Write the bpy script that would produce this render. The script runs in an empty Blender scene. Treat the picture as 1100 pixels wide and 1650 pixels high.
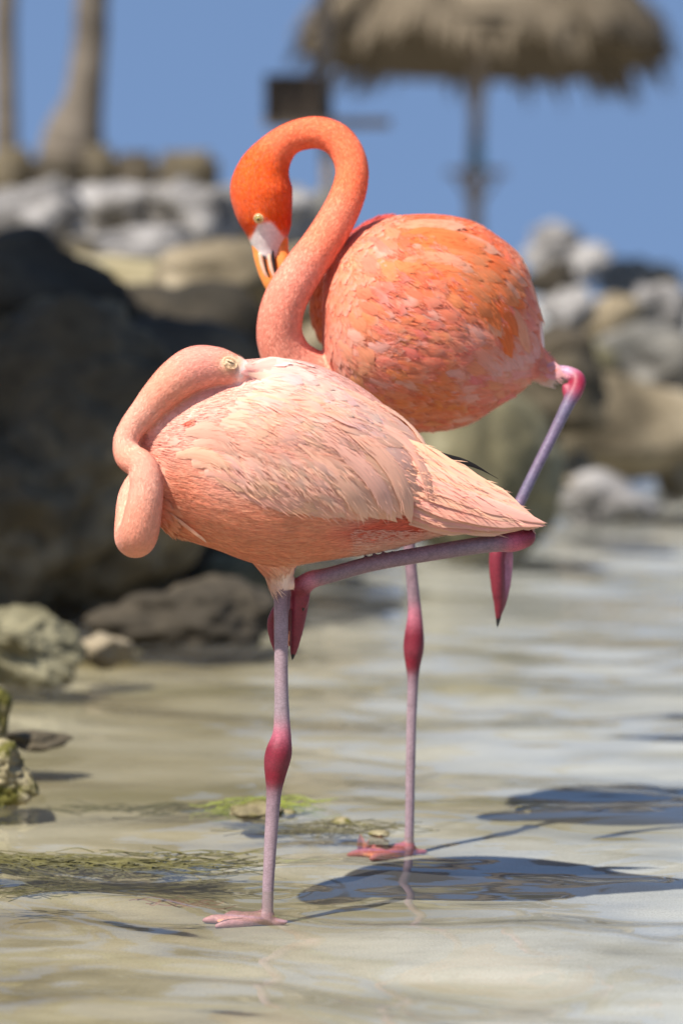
import bpy, bmesh, math, random
import numpy as np
from mathutils import Vector, Matrix, noise
from mathutils.bvhtree import BVHTree

random.seed(7)
rng = np.random.default_rng(7)
scene = bpy.context.scene
col = scene.collection
R = math.radians

# ------------------------------------------------------------------ camera
F = 5400.0                 # focal length in photo pixels (1100 x 1650)
CAM_H = 0.84               # camera height above the water
PITCH = math.atan(395 / F)
cam_d = bpy.data.cameras.new('camera')
cam = bpy.data.objects.new('camera', cam_d)
col.objects.link(cam)
cam_d.sensor_fit = 'VERTICAL'
cam_d.sensor_height = 36
cam_d.sensor_width = 24
cam_d.lens = 36 * F / 1650
cam.location = (0, 0, CAM_H)
cam.rotation_euler = (math.pi / 2 - PITCH, 0, 0)
cam_d.clip_start = 0.1
cam_d.clip_end = 6000
cam_d.dof.use_dof = True
cam_d.dof.focus_distance = 4.52
cam_d.dof.aperture_fstop = 2.8
scene.camera = cam

# ------------------------------------------------------------------ light
SUN_EL, SUN_AZ = R(56), R(42)      # the sun stands behind the camera to the left
world = bpy.data.worlds.new('World')
scene.world = world
world.use_nodes = True
wn = world.node_tree
wn.nodes.clear()
sky = wn.nodes.new('ShaderNodeTexSky')
sky.sky_type = 'NISHITA'
sky.sun_disc = False
sky.sun_elevation = SUN_EL
sky.sun_rotation = math.pi + SUN_AZ
sky.altitude = 0
sky.air_density = 1.0
sky.dust_density = 0.25
sky.ozone_density = 1.0
bg = wn.nodes.new('ShaderNodeBackground')
bg.inputs[1].default_value = 0.079
wo = wn.nodes.new('ShaderNodeOutputWorld')
stc = wn.nodes.new('ShaderNodeTexCoord')
sva = wn.nodes.new('ShaderNodeVectorMath'); sva.operation = 'ADD'; sva.inputs[1].default_value = (0, 0, 0.62)
svn = wn.nodes.new('ShaderNodeVectorMath'); svn.operation = 'NORMALIZE'
wn.links.new(stc.outputs['Generated'], sva.inputs[0]); wn.links.new(sva.outputs[0], svn.inputs[0]); wn.links.new(svn.outputs[0], sky.inputs[0])
wn.links.new(sky.outputs[0], bg.inputs[0])
wn.links.new(bg.outputs[0], wo.inputs[0])
sun_d = bpy.data.lights.new('sun', 'SUN')
sun_d.energy = 3.4
sun_d.angle = R(0.55)
sun_d.color = (1.0, 0.95, 0.87)
sun = bpy.data.objects.new('sun', sun_d)
col.objects.link(sun)
to_sun = Vector((-math.sin(SUN_AZ) * math.cos(SUN_EL), -math.cos(SUN_AZ) * math.cos(SUN_EL), math.sin(SUN_EL)))
sun.rotation_euler = to_sun.to_track_quat('Z', 'Y').to_euler()
sun.location = (-3, -3, 8)

vs = scene.view_settings
vs.view_transform = 'Standard'
vs.look = 'None'
vs.exposure = 1.22
vs.gamma = 1.0
scene.cycles.use_denoising = True
scene.cycles.max_bounces = 8
scene.cycles.transparent_max_bounces = 12
scene.cycles.caustics_reflective = False
scene.cycles.caustics_refractive = False

# ------------------------------------------------------------------ helpers
CP, SP = math.cos(PITCH), math.sin(PITCH)

def ray(px, py):
    x = (px - 550) / F
    y = -(py - 825) / F
    return Vector((x, CP + y * SP, -SP + y * CP))       # unit depth along the lens axis

def P(px, py, Y):
    d = ray(px, py)
    t = Y / d.y
    return Vector((d.x * t, Y, CAM_H + d.z * t))

def water_hit(px, py, z=0.0):
    d = ray(px, py)
    t = (z - CAM_H) / d.z
    return Vector((d.x * t, d.y * t, z))

def proj(v):
    v = np.asarray(v, float)
    x, y, z = v[:, 0], v[:, 1], v[:, 2] - CAM_H
    dep = y * CP - z * SP
    up = y * SP + z * CP
    return 550 + F * x / dep, 825 - F * up / dep

def sstep(a, b, x):
    t = np.clip((np.asarray(x, float) - a) / (b - a), 0, 1)
    return t * t * (3 - 2 * t)

def tag(o, label=None, cat=None, group=None, kind=None):
    if label: o['label'] = label
    if cat: o['category'] = cat
    if group: o['group'] = group
    if kind: o['kind'] = kind
    return o

def empty(name, loc=(0, 0, 0)):
    o = bpy.data.objects.new(name, None)
    o.empty_display_size = 0.1
    o.location = loc
    col.objects.link(o)
    return o

def mesh_obj(name, verts, faces, mats, parent=None, smooth=True, colors=None, uvs=None, loc=None, normals=None):
    me = bpy.data.meshes.new(name)
    verts = np.asarray(verts, float)
    if loc is not None:
        verts = verts - np.asarray(loc, float)
    me.from_pydata(verts.tolist(), [], faces if isinstance(faces, list) else faces.tolist())
    if not isinstance(mats, (list, tuple)):
        mats = [mats]
    for m in mats:
        me.materials.append(m)
    if smooth:
        me.polygons.foreach_set('use_smooth', [True] * len(me.polygons))
    if colors is not None:
        set_col(me, colors)
    if uvs is not None:
        uvl = me.uv_layers.new(name='UVMap')
        idx = np.empty(len(me.loops), int)
        me.loops.foreach_get('vertex_index', idx)
        uvl.data.foreach_set('uv', np.asarray(uvs, np.float32)[idx].ravel())
    me.update()
    if normals is not None:
        nn_ = np.asarray(normals, float); nn_ = nn_ / (np.linalg.norm(nn_, axis=1)[:, None] + 1e-9)
        me.normals_split_custom_set_from_vertices(nn_.tolist())
    o = bpy.data.objects.new(name, me)
    col.objects.link(o)
    if loc is not None:
        o.location = loc
    if parent is not None:
        o.parent = parent
        q_, off_ = parent, Vector((0, 0, 0))
        while q_ is not None:
            off_ += Vector(q_.location); q_ = q_.parent
        o.location = Vector(o.location) - off_
    return o

def set_col(me, colors):
    a = me.attributes.new('Col', 'FLOAT_COLOR', 'POINT')
    c = np.ones((len(me.vertices), 4), np.float32)
    c[:, :3] = colors
    a.data.foreach_set('color', c.ravel())

def catmull(pts, n=10):
    p = np.asarray(pts, float)
    p = np.vstack([2 * p[0] - p[1], p, 2 * p[-1] - p[-2]])
    out = []
    for i in range(1, len(p) - 2):
        a, b, c, d = p[i - 1], p[i], p[i + 1], p[i + 2]
        for k in range(n):
            t = k / n
            out.append(0.5 * ((2 * b) + (c - a) * t + (2 * a - 5 * b + 4 * c - d) * t * t + (3 * b - a - 3 * c + d) * t ** 3))
    out.append(p[-2])
    return np.array(out)

def tube(path, rad, seg=16, flat=None, caps=True):
    """closed swept tube; path Nx3, rad N; flat = (axis, factor) squeezes sections along a world axis"""
    path = np.asarray(path, float); rad = np.asarray(rad, float)
    T = np.gradient(path, axis=0)
    T /= np.linalg.norm(T, axis=1)[:, None] + 1e-12
    if caps:
        k0 = [math.cos(a) for a in (R(80), R(55), R(28))]
        o0 = [math.sin(a) for a in (R(80), R(55), R(28))]
        pre = np.array([path[0] - T[0] * rad[0] * o for o in o0]); prer = np.array([rad[0] * k for k in k0])
        post = np.array([path[-1] + T[-1] * rad[-1] * o for o in o0[::-1]]); postr = np.array([rad[-1] * k for k in k0[::-1]])
        path = np.vstack([pre, path, post]); rad = np.concatenate([prer, rad, postr])
        T = np.vstack([[T[0]] * 3, T, [T[-1]] * 3])
    n = len(path)
    ref = np.array([0, 1, 0.0]) if abs(T[0][1]) < 0.8 else np.array([1, 0, 0.0])
    A = np.cross(T[0], ref); A /= np.linalg.norm(A)
    V = []
    ang = np.linspace(0, 2 * math.pi, seg, endpoint=False)
    for i in range(n):
        A = A - T[i] * np.dot(A, T[i]); A /= np.linalg.norm(A) + 1e-12
        B = np.cross(T[i], A)
        ring = np.outer(np.cos(ang), A) + np.outer(np.sin(ang), B)
        ring *= rad[i]
        if flat is not None:
            ax = np.array(flat[0], float)
            ring = ring - np.outer(ring @ ax, ax) * (1 - flat[1])
        V.append(path[i] + ring)
    V = np.vstack(V)
    Fc = []
    for i in range(n - 1):
        for j in range(seg):
            a = i * seg + j; b = i * seg + (j + 1) % seg
            Fc.append([a, b, b + seg, a + seg])
    Fc.append(list(range(seg))[::-1])
    Fc.append([(n - 1) * seg + j for j in range(seg)])
    return V, Fc

def join(parts):
    V, Fc, o = [], [], 0
    for v, f in parts:
        V.append(np.asarray(v)); Fc += [[i + o for i in q] for q in f]; o += len(v)
    return np.vstack(V), Fc

def box(c, s):
    c = np.array(c); s = np.array(s) / 2
    v = np.array([[x, y, z] for x in (-1, 1) for y in (-1, 1) for z in (-1, 1)]) * s + c
    f = [[0, 1, 3, 2], [4, 6, 7, 5], [0, 4, 5, 1], [2, 3, 7, 6], [0, 2, 6, 4], [1, 5, 7, 3]]
    return v, f

# ------------------------------------------------------------------ materials
def new_mat(name):
    m = bpy.data.materials.new(name)
    m.use_nodes = True
    nt = m.node_tree
    b = nt.nodes['Principled BSDF']
    return m, nt, b

def N(nt, t, **kw):
    n = nt.nodes.new(t)
    for k, v in kw.items():
        setattr(n, k, v)
    return n

def ramp(nt, stops):
    r = N(nt, 'ShaderNodeValToRGB')
    e = r.color_ramp.elements
    while len(e) < len(stops):
        e.new(0.5)
    for i, (p, c) in enumerate(stops):
        e[i].position = p
        e[i].color = (*c, 1) if len(c) == 3 else c
    return r

def plumage_mat(name, rough=0.75, streak=True, bump=0.25, transl=0.18, scale=260, var=0.16):
    m, nt, b = new_mat(name)
    at = N(nt, 'ShaderNodeAttribute', attribute_name='Col')
    nz = N(nt, 'ShaderNodeTexNoise')
    if streak:
        uv = N(nt, 'ShaderNodeUVMap')
        mp = N(nt, 'ShaderNodeMapping')
        mp.inputs['Scale'].default_value = (9, 1.3, 1)
        nt.links.new(uv.outputs[0], mp.inputs[0])
        nt.links.new(mp.outputs[0], nz.inputs['Vector'])
        nz.inputs['Scale'].default_value = 1.0
    else:
        tc = N(nt, 'ShaderNodeTexCoord')
        nt.links.new(tc.outputs['Object'], nz.inputs['Vector'])
        nz.inputs['Scale'].default_value = scale
    nz.inputs['Detail'].default_value = 4
    mr = N(nt, 'ShaderNodeMapRange')
    mr.inputs['From Min'].default_value = 0.3; mr.inputs['From Max'].default_value = 0.7
    mr.inputs['To Min'].default_value = 1 - var; mr.inputs['To Max'].default_value = 1 + var * 0.55
    nt.links.new(nz.outputs[0], mr.inputs[0])
    mx = N(nt, 'ShaderNodeMix', data_type='RGBA', blend_type='MULTIPLY')
    mx.inputs[0].default_value = 1
    nt.links.new(at.outputs['Color'], mx.inputs[6])
    nt.links.new(mr.outputs[0], mx.inputs[7])
    nt.links.new(mx.outputs[2], b.inputs['Base Color'])
    b.inputs['Roughness'].default_value = rough
    b.inputs['Specular IOR Level'].default_value = 0.15
    b.inputs['Sheen Weight'].default_value = 0.12
    b.inputs['Sheen Roughness'].default_value = 0.5
    bp = N(nt, 'ShaderNodeBump')
    bp.inputs['Strength'].default_value = bump
    bp.inputs['Distance'].default_value = 0.002
    nt.links.new(nz.outputs[0], bp.inputs['Height'])
    nt.links.new(bp.outputs[0], b.inputs['Normal'])
    if transl > 0:
        tr = N(nt, 'ShaderNodeBsdfTranslucent')
        nt.links.new(mx.outputs[2], tr.inputs[0])
        ms = N(nt, 'ShaderNodeMixShader')
        ms.inputs[0].default_value = transl
        nt.links.new(b.outputs[0], ms.inputs[1])
        nt.links.new(tr.outputs[0], ms.inputs[2])
        nt.links.new(ms.outputs[0], nt.nodes['Material Output'].inputs[0])
    return m

M_DOWN = plumage_mat('short_down', 0.85, False, 0.25, 0.0, 300, 0.08)
M_FEATHER = plumage_mat('feather', 0.7, True, 0.12, 0.28, var=0.13)
M_STRAND = plumage_mat('feather_barbs', 0.85, False, 0.0, 0.3, 120, 0.1)

def leg_mat():
    m, nt, b = new_mat('leg_skin')
    at = N(nt, 'ShaderNodeAttribute', attribute_name='Col')
    tc = N(nt, 'ShaderNodeTexCoord')
    mp = N(nt, 'ShaderNodeMapping'); mp.inputs['Scale'].default_value = (150, 150, 260)
    vo = N(nt, 'ShaderNodeTexVoronoi', feature='DISTANCE_TO_EDGE')
    nt.links.new(tc.outputs['Object'], mp.inputs[0]); nt.links.new(mp.outputs[0], vo.inputs['Vector'])
    vo.inputs['Scale'].default_value = 1.0
    mr = N(nt, 'ShaderNodeMapRange')
    mr.inputs['From Max'].default_value = 0.12
    mr.inputs['To Min'].default_value = 0.8; mr.inputs['To Max'].default_value = 1.05
    nt.links.new(vo.outputs['Distance'], mr.inputs[0])
    nz = N(nt, 'ShaderNodeTexNoise'); nz.inputs['Scale'].default_value = 90; nz.inputs['Detail'].default_value = 4
    nt.links.new(tc.outputs['Object'], nz.inputs['Vector'])
    m2 = N(nt, 'ShaderNodeMapRange'); m2.inputs['From Min'].default_value = .3; m2.inputs['From Max'].default_value = .7
    m2.inputs['To Min'].default_value = .86; m2.inputs['To Max'].default_value = 1.12
    nt.links.new(nz.outputs[0], m2.inputs[0])
    mu = N(nt, 'ShaderNodeMath', operation='MULTIPLY')
    nt.links.new(mr.outputs[0], mu.inputs[0]); nt.links.new(m2.outputs[0], mu.inputs[1])
    mx = N(nt, 'ShaderNodeMix', data_type='RGBA', blend_type='MULTIPLY'); mx.inputs[0].default_value = 1
    nt.links.new(at.outputs['Color'], mx.inputs[6]); nt.links.new(mu.outputs[0], mx.inputs[7])
    nt.links.new(mx.outputs[2], b.inputs['Base Color'])
    b.inputs['Roughness'].default_value = 0.5
    b.inputs['Specular IOR Level'].default_value = 0.4
    bp = N(nt, 'ShaderNodeBump'); bp.inputs['Strength'].default_value = 0.35; bp.inputs['Distance'].default_value = 0.001
    nt.links.new(mr.outputs[0], bp.inputs['Height']); nt.links.new(bp.outputs[0], b.inputs['Normal'])
    return m
M_LEG = leg_mat()

def simple_mat(name, c, rough=0.5, var=0.2, scale=60, bump=0.2, spec=0.4):
    m, nt, b = new_mat(name)
    tc = N(nt, 'ShaderNodeTexCoord')
    nz = N(nt, 'ShaderNodeTexNoise'); nz.inputs['Scale'].default_value = scale; nz.inputs['Detail'].default_value = 6
    nt.links.new(tc.outputs['Object'], nz.inputs['Vector'])
    r = ramp(nt, [(0.3, tuple(x * (1 - var) for x in c)), (0.7, tuple(min(1, x * (1 + var)) for x in c))])
    nt.links.new(nz.outputs[0], r.inputs[0]); nt.links.new(r.outputs[0], b.inputs['Base Color'])
    b.inputs['Roughness'].default_value = rough
    b.inputs['Specular IOR Level'].default_value = spec
    bp = N(nt, 'ShaderNodeBump'); bp.inputs['Strength'].default_value = bump; bp.inputs['Distance'].default_value = 0.01
    nt.links.new(nz.outputs[0], bp.inputs['Height']); nt.links.new(bp.outputs[0], b.inputs['Normal'])
    return m

M_COLSKIN = plumage_mat('bare_skin', 0.5, False, 0.12, 0.0, 220, 0.12)
M_BLACK = simple_mat('black_horn', (0.012, 0.011, 0.012), 0.35, 0.2)
M_EYE = simple_mat('eye_yellow', (0.42, 0.33, 0.10), 0.2, 0.15, 300, 0.0, 0.6)
M_LID = simple_mat('eyelid_skin', (0.80, 0.55, 0.33), 0.55, 0.22, 300, 0.4)
M_LIDDARK = simple_mat('eyelid_slit', (0.16, 0.10, 0.05), 0.4, 0.2, 300, 0.1)
M_BILL = simple_mat('bill_orange', (0.86, 0.27, 0.06), 0.4, 0.12, 120, 0.05)
M_BILLPALE = simple_mat('bill_pale', (0.82, 0.52, 0.36), 0.42, 0.12, 120, 0.05)

def rock_mat(name, a, b_, c, scale=2.4, moss=None, rough=0.85):
    m, nt, b = new_mat(name)
    tc = N(nt, 'ShaderNodeTexCoord')
    oi = N(nt, 'ShaderNodeObjectInfo')
    ad = N(nt, 'ShaderNodeVectorMath', operation='ADD')
    nt.links.new(tc.outputs['Object'], ad.inputs[0])
    sc_ = N(nt, 'ShaderNodeVectorMath', operation='SCALE'); sc_.inputs['Scale'].default_value = 37
    nt.links.new(oi.outputs['Random'], sc_.inputs[0]); nt.links.new(sc_.outputs[0], ad.inputs[1])
    nz = N(nt, 'ShaderNodeTexNoise'); nz.inputs['Scale'].default_value = scale; nz.inputs['Detail'].default_value = 9; nz.inputs['Roughness'].default_value = 0.66
    nt.links.new(ad.outputs[0], nz.inputs['Vector'])
    r = ramp(nt, [(0.33, a), (0.5, b_), (0.68, c)])
    nt.links.new(nz.outputs[0], r.inputs[0])
    out = r.outputs[0]
    vo = N(nt, 'ShaderNodeTexVoronoi'); vo.inputs['Scale'].default_value = scale * 9
    nt.links.new(ad.outputs[0], vo.inputs['Vector'])
    pit = N(nt, 'ShaderNodeMapRange'); pit.inputs['From Max'].default_value = 0.5; pit.inputs['To Min'].default_value = 0.62; pit.inputs['To Max'].default_value = 1.1
    nt.links.new(vo.outputs[0], pit.inputs[0])
    mx = N(nt, 'ShaderNodeMix', data_type='RGBA', blend_type='MULTIPLY'); mx.inputs[0].default_value = 0.7
    nt.links.new(out, mx.inputs[6]); nt.links.new(pit.outputs[0], mx.inputs[7])
    out = mx.outputs[2]
    if moss:
        n2 = N(nt, 'ShaderNodeTexNoise'); n2.inputs['Scale'].default_value = scale * 2.2; n2.inputs['Detail'].default_value = 6
        nt.links.new(ad.outputs[0], n2.inputs['Vector'])
        rr = ramp(nt, [(0.48, (0, 0, 0)), (0.6, (1, 1, 1))])
        nt.links.new(n2.outputs[0], rr.inputs[0])
        m3 = N(nt, 'ShaderNodeMix', data_type='RGBA'); nt.links.new(rr.outputs[0], m3.inputs[0])
        nt.links.new(out, m3.inputs[6]); m3.inputs[7].default_value = (*moss, 1)
        out = m3.outputs[2]
    nt.links.new(out, b.inputs['Base Color'])
    b.inputs['Roughness'].default_value = rough
    b.inputs['Specular IOR Level'].default_value = 0.25
    bp = N(nt, 'ShaderNodeBump'); bp.inputs['Strength'].default_value = 0.6; bp.inputs['Distance'].default_value = 0.04
    nt.links.new(nz.outputs[0], bp.inputs['Height']); nt.links.new(bp.outputs[0], b.inputs['Normal'])
    return m

RK = {
    'pale': rock_mat('pale_limestone', (0.06, 0.056, 0.052), (0.20, 0.186, 0.172), (0.40, 0.376, 0.35), 4.5),
    'grey': rock_mat('grey_stone', (0.06, 0.058, 0.05), (0.145, 0.135, 0.115), (0.28, 0.26, 0.22), 4.0),
    'tan': rock_mat('tan_stone', (0.09, 0.07, 0.042), (0.22, 0.175, 0.11), (0.36, 0.30, 0.205), 3.2),
    'olive': rock_mat('olive_stone', (0.045, 0.04, 0.022), (0.135, 0.118, 0.066), (0.27, 0.245, 0.155), 2.8),
    'dark': rock_mat('dark_stone', (0.02, 0.0165, 0.011), (0.045, 0.036, 0.024), (0.11, 0.086, 0.055), 2.2),
    'brown': rock_mat('brown_stone', (0.03, 0.024, 0.015), (0.08, 0.064, 0.04), (0.22, 0.175, 0.105), 2.2),
    'moss': rock_mat('mossy_stone', (0.09, 0.07, 0.035), (0.24, 0.2, 0.11), (0.42, 0.36, 0.22), 9, (0.11, 0.10, 0.02)),
}

# ------------------------------------------------------------------ ground and water
def fnoise(x, y, s, seed=0.0):
    return np.sin(x * s + seed) * np.cos(y * s * 1.13 + seed * 1.7) * 0.5 + \
        np.sin(x * s * 2.17 + y * s * 1.3 + seed * 2.3) * 0.3 + np.sin(y * s * 3.1 - x * s * 1.7 + seed) * 0.2

def sand_z(x, y):
    x = np.asarray(x, float); y = np.asarray(y, float)
    z = -0.042 + 0.014 * sstep(4.55, 5.0, y) - 0.03 * sstep(5.4, 8.5, y) - 0.06 * sstep(0.2, 1.2, x) * sstep(6, 10, y)
    z = z + 0.005 * fnoise(x, y, 5.0, 1.0) + 0.003 * fnoise(x, y, 13.0, 3.0)
    edge = 8.6 + 4.6 * sstep(-0.6, 1.0, x * 12 / np.maximum(y, 6))
    top = 1.05 - 0.62 * sstep(-0.5, 1.2, x * 20 / np.maximum(y, 6))
    bank = sstep(0, 1, (y - edge) / 7.5) * top
    z = z + bank
    z = z - 4.5 * sstep(55, 90, y)
    z = z + 0.12 * sstep(3.5, 0.0, y) * 0
    return z

def graded(a, b, n, p):
    t = np.linspace(0, 1, n)
    return a + (b - a) * t ** p

def grid_mesh(name, xs_of_row, ys, zfun, mat, kind='structure'):
    V = []; nc = len(xs_of_row(ys[0]))
    for y in ys:
        xs = xs_of_row(y)
        V.append(np.stack([xs, np.full(nc, y), zfun(xs, np.full(nc, y))], 1))
    V = np.vstack(V)
    i = np.arange(len(ys) - 1)[:, None] * nc + np.arange(nc - 1)[None, :]
    Fc = np.stack([i, i + 1, i + 1 + nc, i + nc], -1).reshape(-1, 4)
    o = mesh_obj(name, V, Fc, mat)
    return tag(o, kind=kind)

def sand_mat():
    m, nt, b = new_mat('sand')
    geo = N(nt, 'ShaderNodeNewGeometry')
    n1 = N(nt, 'ShaderNodeTexNoise'); n1.inputs['Scale'].default_value = 2.6; n1.inputs['Detail'].default_value = 7; n1.inputs['Roughness'].default_value = 0.6
    mp = N(nt, 'ShaderNodeMapping'); mp.inputs['Scale'].default_value = (0.6, 1.0, 1)
    nt.links.new(geo.outputs['Position'], mp.inputs[0]); nt.links.new(mp.outputs[0], n1.inputs['Vector'])
    r1a = ramp(nt, [(0.34, (0.19, 0.15, 0.075)), (0.47, (0.35, 0.30, 0.19)), (0.62, (0.44, 0.39, 0.28))])
    nt.links.new(n1.outputs[0], r1a.inputs[0])
    r1b = ramp(nt, [(0.32, (0.29, 0.28, 0.25)), (0.47, (0.425, 0.42, 0.40)), (0.62, (0.495, 0.49, 0.475))])
    nt.links.new(n1.outputs[0], r1b.inputs[0])
    sx = N(nt, 'ShaderNodeSeparateXYZ'); nt.links.new(geo.outputs['Position'], sx.inputs[0])
    # clean pale sand in open water, rockside tan paints algae film plus rock reflection
    e2 = N(nt, 'ShaderNodeMapRange'); e2.inputs['To Min'].default_value = 0.0
    nt.links.new(sx.outputs['X'], e2.inputs[0]); e2.inputs['From Min'].default_value = -0.25; e2.inputs['From Max'].default_value = 0.35
    r1 = N(nt, 'ShaderNodeMix', data_type='RGBA'); nt.links.new(e2.outputs[0], r1.inputs[0]); nt.links.new(r1a.outputs[0], r1.inputs[6]); nt.links.new(r1b.outputs[0], r1.inputs[7])
    n2 = N(nt, 'ShaderNodeTexNoise'); n2.inputs['Scale'].default_value = 420; n2.inputs['Detail'].default_value = 2
    nt.links.new(geo.outputs['Position'], n2.inputs['Vector'])
    r2 = ramp(nt, [(0.25, (0.72, 0.7, 0.66)), (0.55, (1, 1, 1)), (0.75, (1.12, 1.1, 1.08))])
    nt.links.new(n2.outputs[0], r2.inputs[0])
    mx = N(nt, 'ShaderNodeMix', data_type='RGBA', blend_type='MULTIPLY'); mx.inputs[0].default_value = 1
    nt.links.new(r1.outputs[2], mx.inputs[6]); nt.links.new(r2.outputs[0], mx.inputs[7])
    # patches of algae film on the bottom
    n3 = N(nt, 'ShaderNodeTexNoise'); n3.inputs['Scale'].default_value = 1.7; n3.inputs['Detail'].default_value = 5
    mp3 = N(nt, 'ShaderNodeMapping'); mp3.inputs['Location'].default_value = (3.1, 0.4, 0); mp3.inputs['Scale'].default_value = (0.8, 1.5, 1)
    nt.links.new(geo.outputs['Position'], mp3.inputs[0]); nt.links.new(mp3.outputs[0], n3.inputs['Vector'])
    r3 = ramp(nt, [(0.52, (0, 0, 0)), (0.66, (0.75, 0.75, 0.75))])
    nt.links.new(n3.outputs[0], r3.inputs[0])
    m3 = N(nt, 'ShaderNodeMix', data_type='RGBA')
    nt.links.new(r3.outputs[0], m3.inputs[0]); nt.links.new(mx.outputs[2], m3.inputs[6]); m3.inputs[7].default_value = (0.2, 0.17, 0.075, 1)
    nt.links.new(m3.outputs[2], b.inputs['Base Color'])
    b.inputs['Roughness'].default_value = 0.9
    b.inputs['Specular IOR Level'].default_value = 0.1
    bp = N(nt, 'ShaderNodeBump'); bp.inputs['Strength'].default_value = 0.4; bp.inputs['Distance'].default_value = 0.01
    nt.links.new(n1.outputs[0], bp.inputs['Height']); nt.links.new(bp.outputs[0], b.inputs['Normal'])
    return m

ys = np.concatenate([np.linspace(-30, 2, 12), graded(2.2, 22, 300, 1.5), graded(23, 4000, 60, 3.0)])
cols_ = np.sinh(np.linspace(-3.2, 3.2, 161)) / math.sinh(3.2)
grid_mesh('seabed', lambda y: cols_ * (14 + max(y, 0) * 1.4), ys, sand_z, sand_mat())

def water_mat():
    m, nt, b = new_mat('water')
    nt.nodes.remove(b)
    geo = N(nt, 'ShaderNodeNewGeometry')
    mp = N(nt, 'ShaderNodeMapping'); mp.inputs['Scale'].default_value = (5, 11, 1)
    nz = N(nt, 'ShaderNodeTexNoise'); nz.inputs['Scale'].default_value = 1.0; nz.inputs['Detail'].default_value = 2.5
    nt.links.new(geo.outputs['Position'], mp.inputs[0]); nt.links.new(mp.outputs[0], nz.inputs['Vector'])
    bp = N(nt, 'ShaderNodeBump'); bp.inputs['Strength'].default_value = 0.3; bp.inputs['Distance'].default_value = 0.006
    nt.links.new(nz.outputs[0], bp.inputs['Height'])
    fr = N(nt, 'ShaderNodeFresnel'); fr.inputs['IOR'].default_value = 1.4
    nt.links.new(bp.outputs[0], fr.inputs['Normal'])
    gl = N(nt, 'ShaderNodeBsdfGlossy'); gl.inputs['Roughness'].default_value = 0.02
    nt.links.new(bp.outputs[0], gl.inputs['Normal'])
    tr = N(nt, 'ShaderNodeBsdfTransparent'); tr.inputs[0].default_value = (0.95, 0.965, 0.945, 1)
    # fine silt hanging in the shallow water scatters a little light
    df = N(nt, 'ShaderNodeBsdfDiffuse'); df.inputs[0].default_value = (0.43, 0.415, 0.375, 1)
    sl = N(nt, 'ShaderNodeMixShader'); sl.inputs[0].default_value = 0.09
    nt.links.new(tr.outputs[0], sl.inputs[1]); nt.links.new(df.outputs[0], sl.inputs[2])
    ms = N(nt, 'ShaderNodeMixShader')
    nt.links.new(fr.outputs[0], ms.inputs[0]); nt.links.new(sl.outputs[0], ms.inputs[1]); nt.links.new(gl.outputs[0], ms.inputs[2])
    nt.links.new(ms.outputs[0], nt.nodes['Material Output'].inputs[0])
    return m

WAVES = []
wr = random.Random(11)
for k in range(18):
    lam = 0.13 * (0.95 / 0.13) ** (k / 17.0)
    th = wr.gauss(0, 0.42) + (0.25 if k % 2 else -0.2)
    WAVES.append((2 * math.pi / lam * math.sin(th), 2 * math.pi / lam * math.cos(th), wr.uniform(0, 6.28), 0.0022 * lam ** 1.05 / 0.25 * wr.uniform(0.5, 1.3)))

def wave_z(x, y):
    wx = x + 0.05 * np.sin(3.1 * y + 0.7 * x) + 0.03 * np.sin(7.3 * x - 2.2 * y)
    wy = y + 0.06 * np.sin(2.3 * x + 1.1) + 0.04 * np.sin(5.7 * x + 3.3 * y)
    z = np.zeros_like(wx)
    for kx, ky, ph, a in WAVES:
        s = np.sin(kx * wx + ky * wy + ph)
        z += a * (s + 0.25 * s * s)
    mod = 0.55 + 0.45 * np.sin(1.9 * x + 0.8 * y + 1.0) * np.sin(1.3 * y - 0.6 * x + 0.4)
    z = z * mod * (1 - sstep(14, 22, y)) * sstep(1.5, 2.8, y)
    for lp, ph in ((water_hit(432, 1440), 0.0), (water_hit(660, 1345), 1.2)):
        r = np.hypot(x - lp.x, y - lp.y)
        z = z + 0.0011 * np.exp(-r / 0.09) * np.cos(2 * math.pi * r / 0.062 + ph)
    return z

ysw = np.concatenate([np.linspace(-30, 2, 8), np.linspace(2.2, 3.2, 20)[:-1], 3.2 * (22 / 3.2) ** np.linspace(0, 1, 620), graded(23, 4000, 40, 3.0)])
colw = np.concatenate([-np.geomspace(1, 0.15, 14)[:-1], np.linspace(-0.15, 0.15, 250), np.geomspace(0.15, 1, 14)[1:]])
grid_mesh('water', lambda y: colw * (max(y, 2) * 1.0 if y > 2 else 2.0) * (1 if y > 2 else 8), ysw, wave_z, water_mat())

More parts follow.
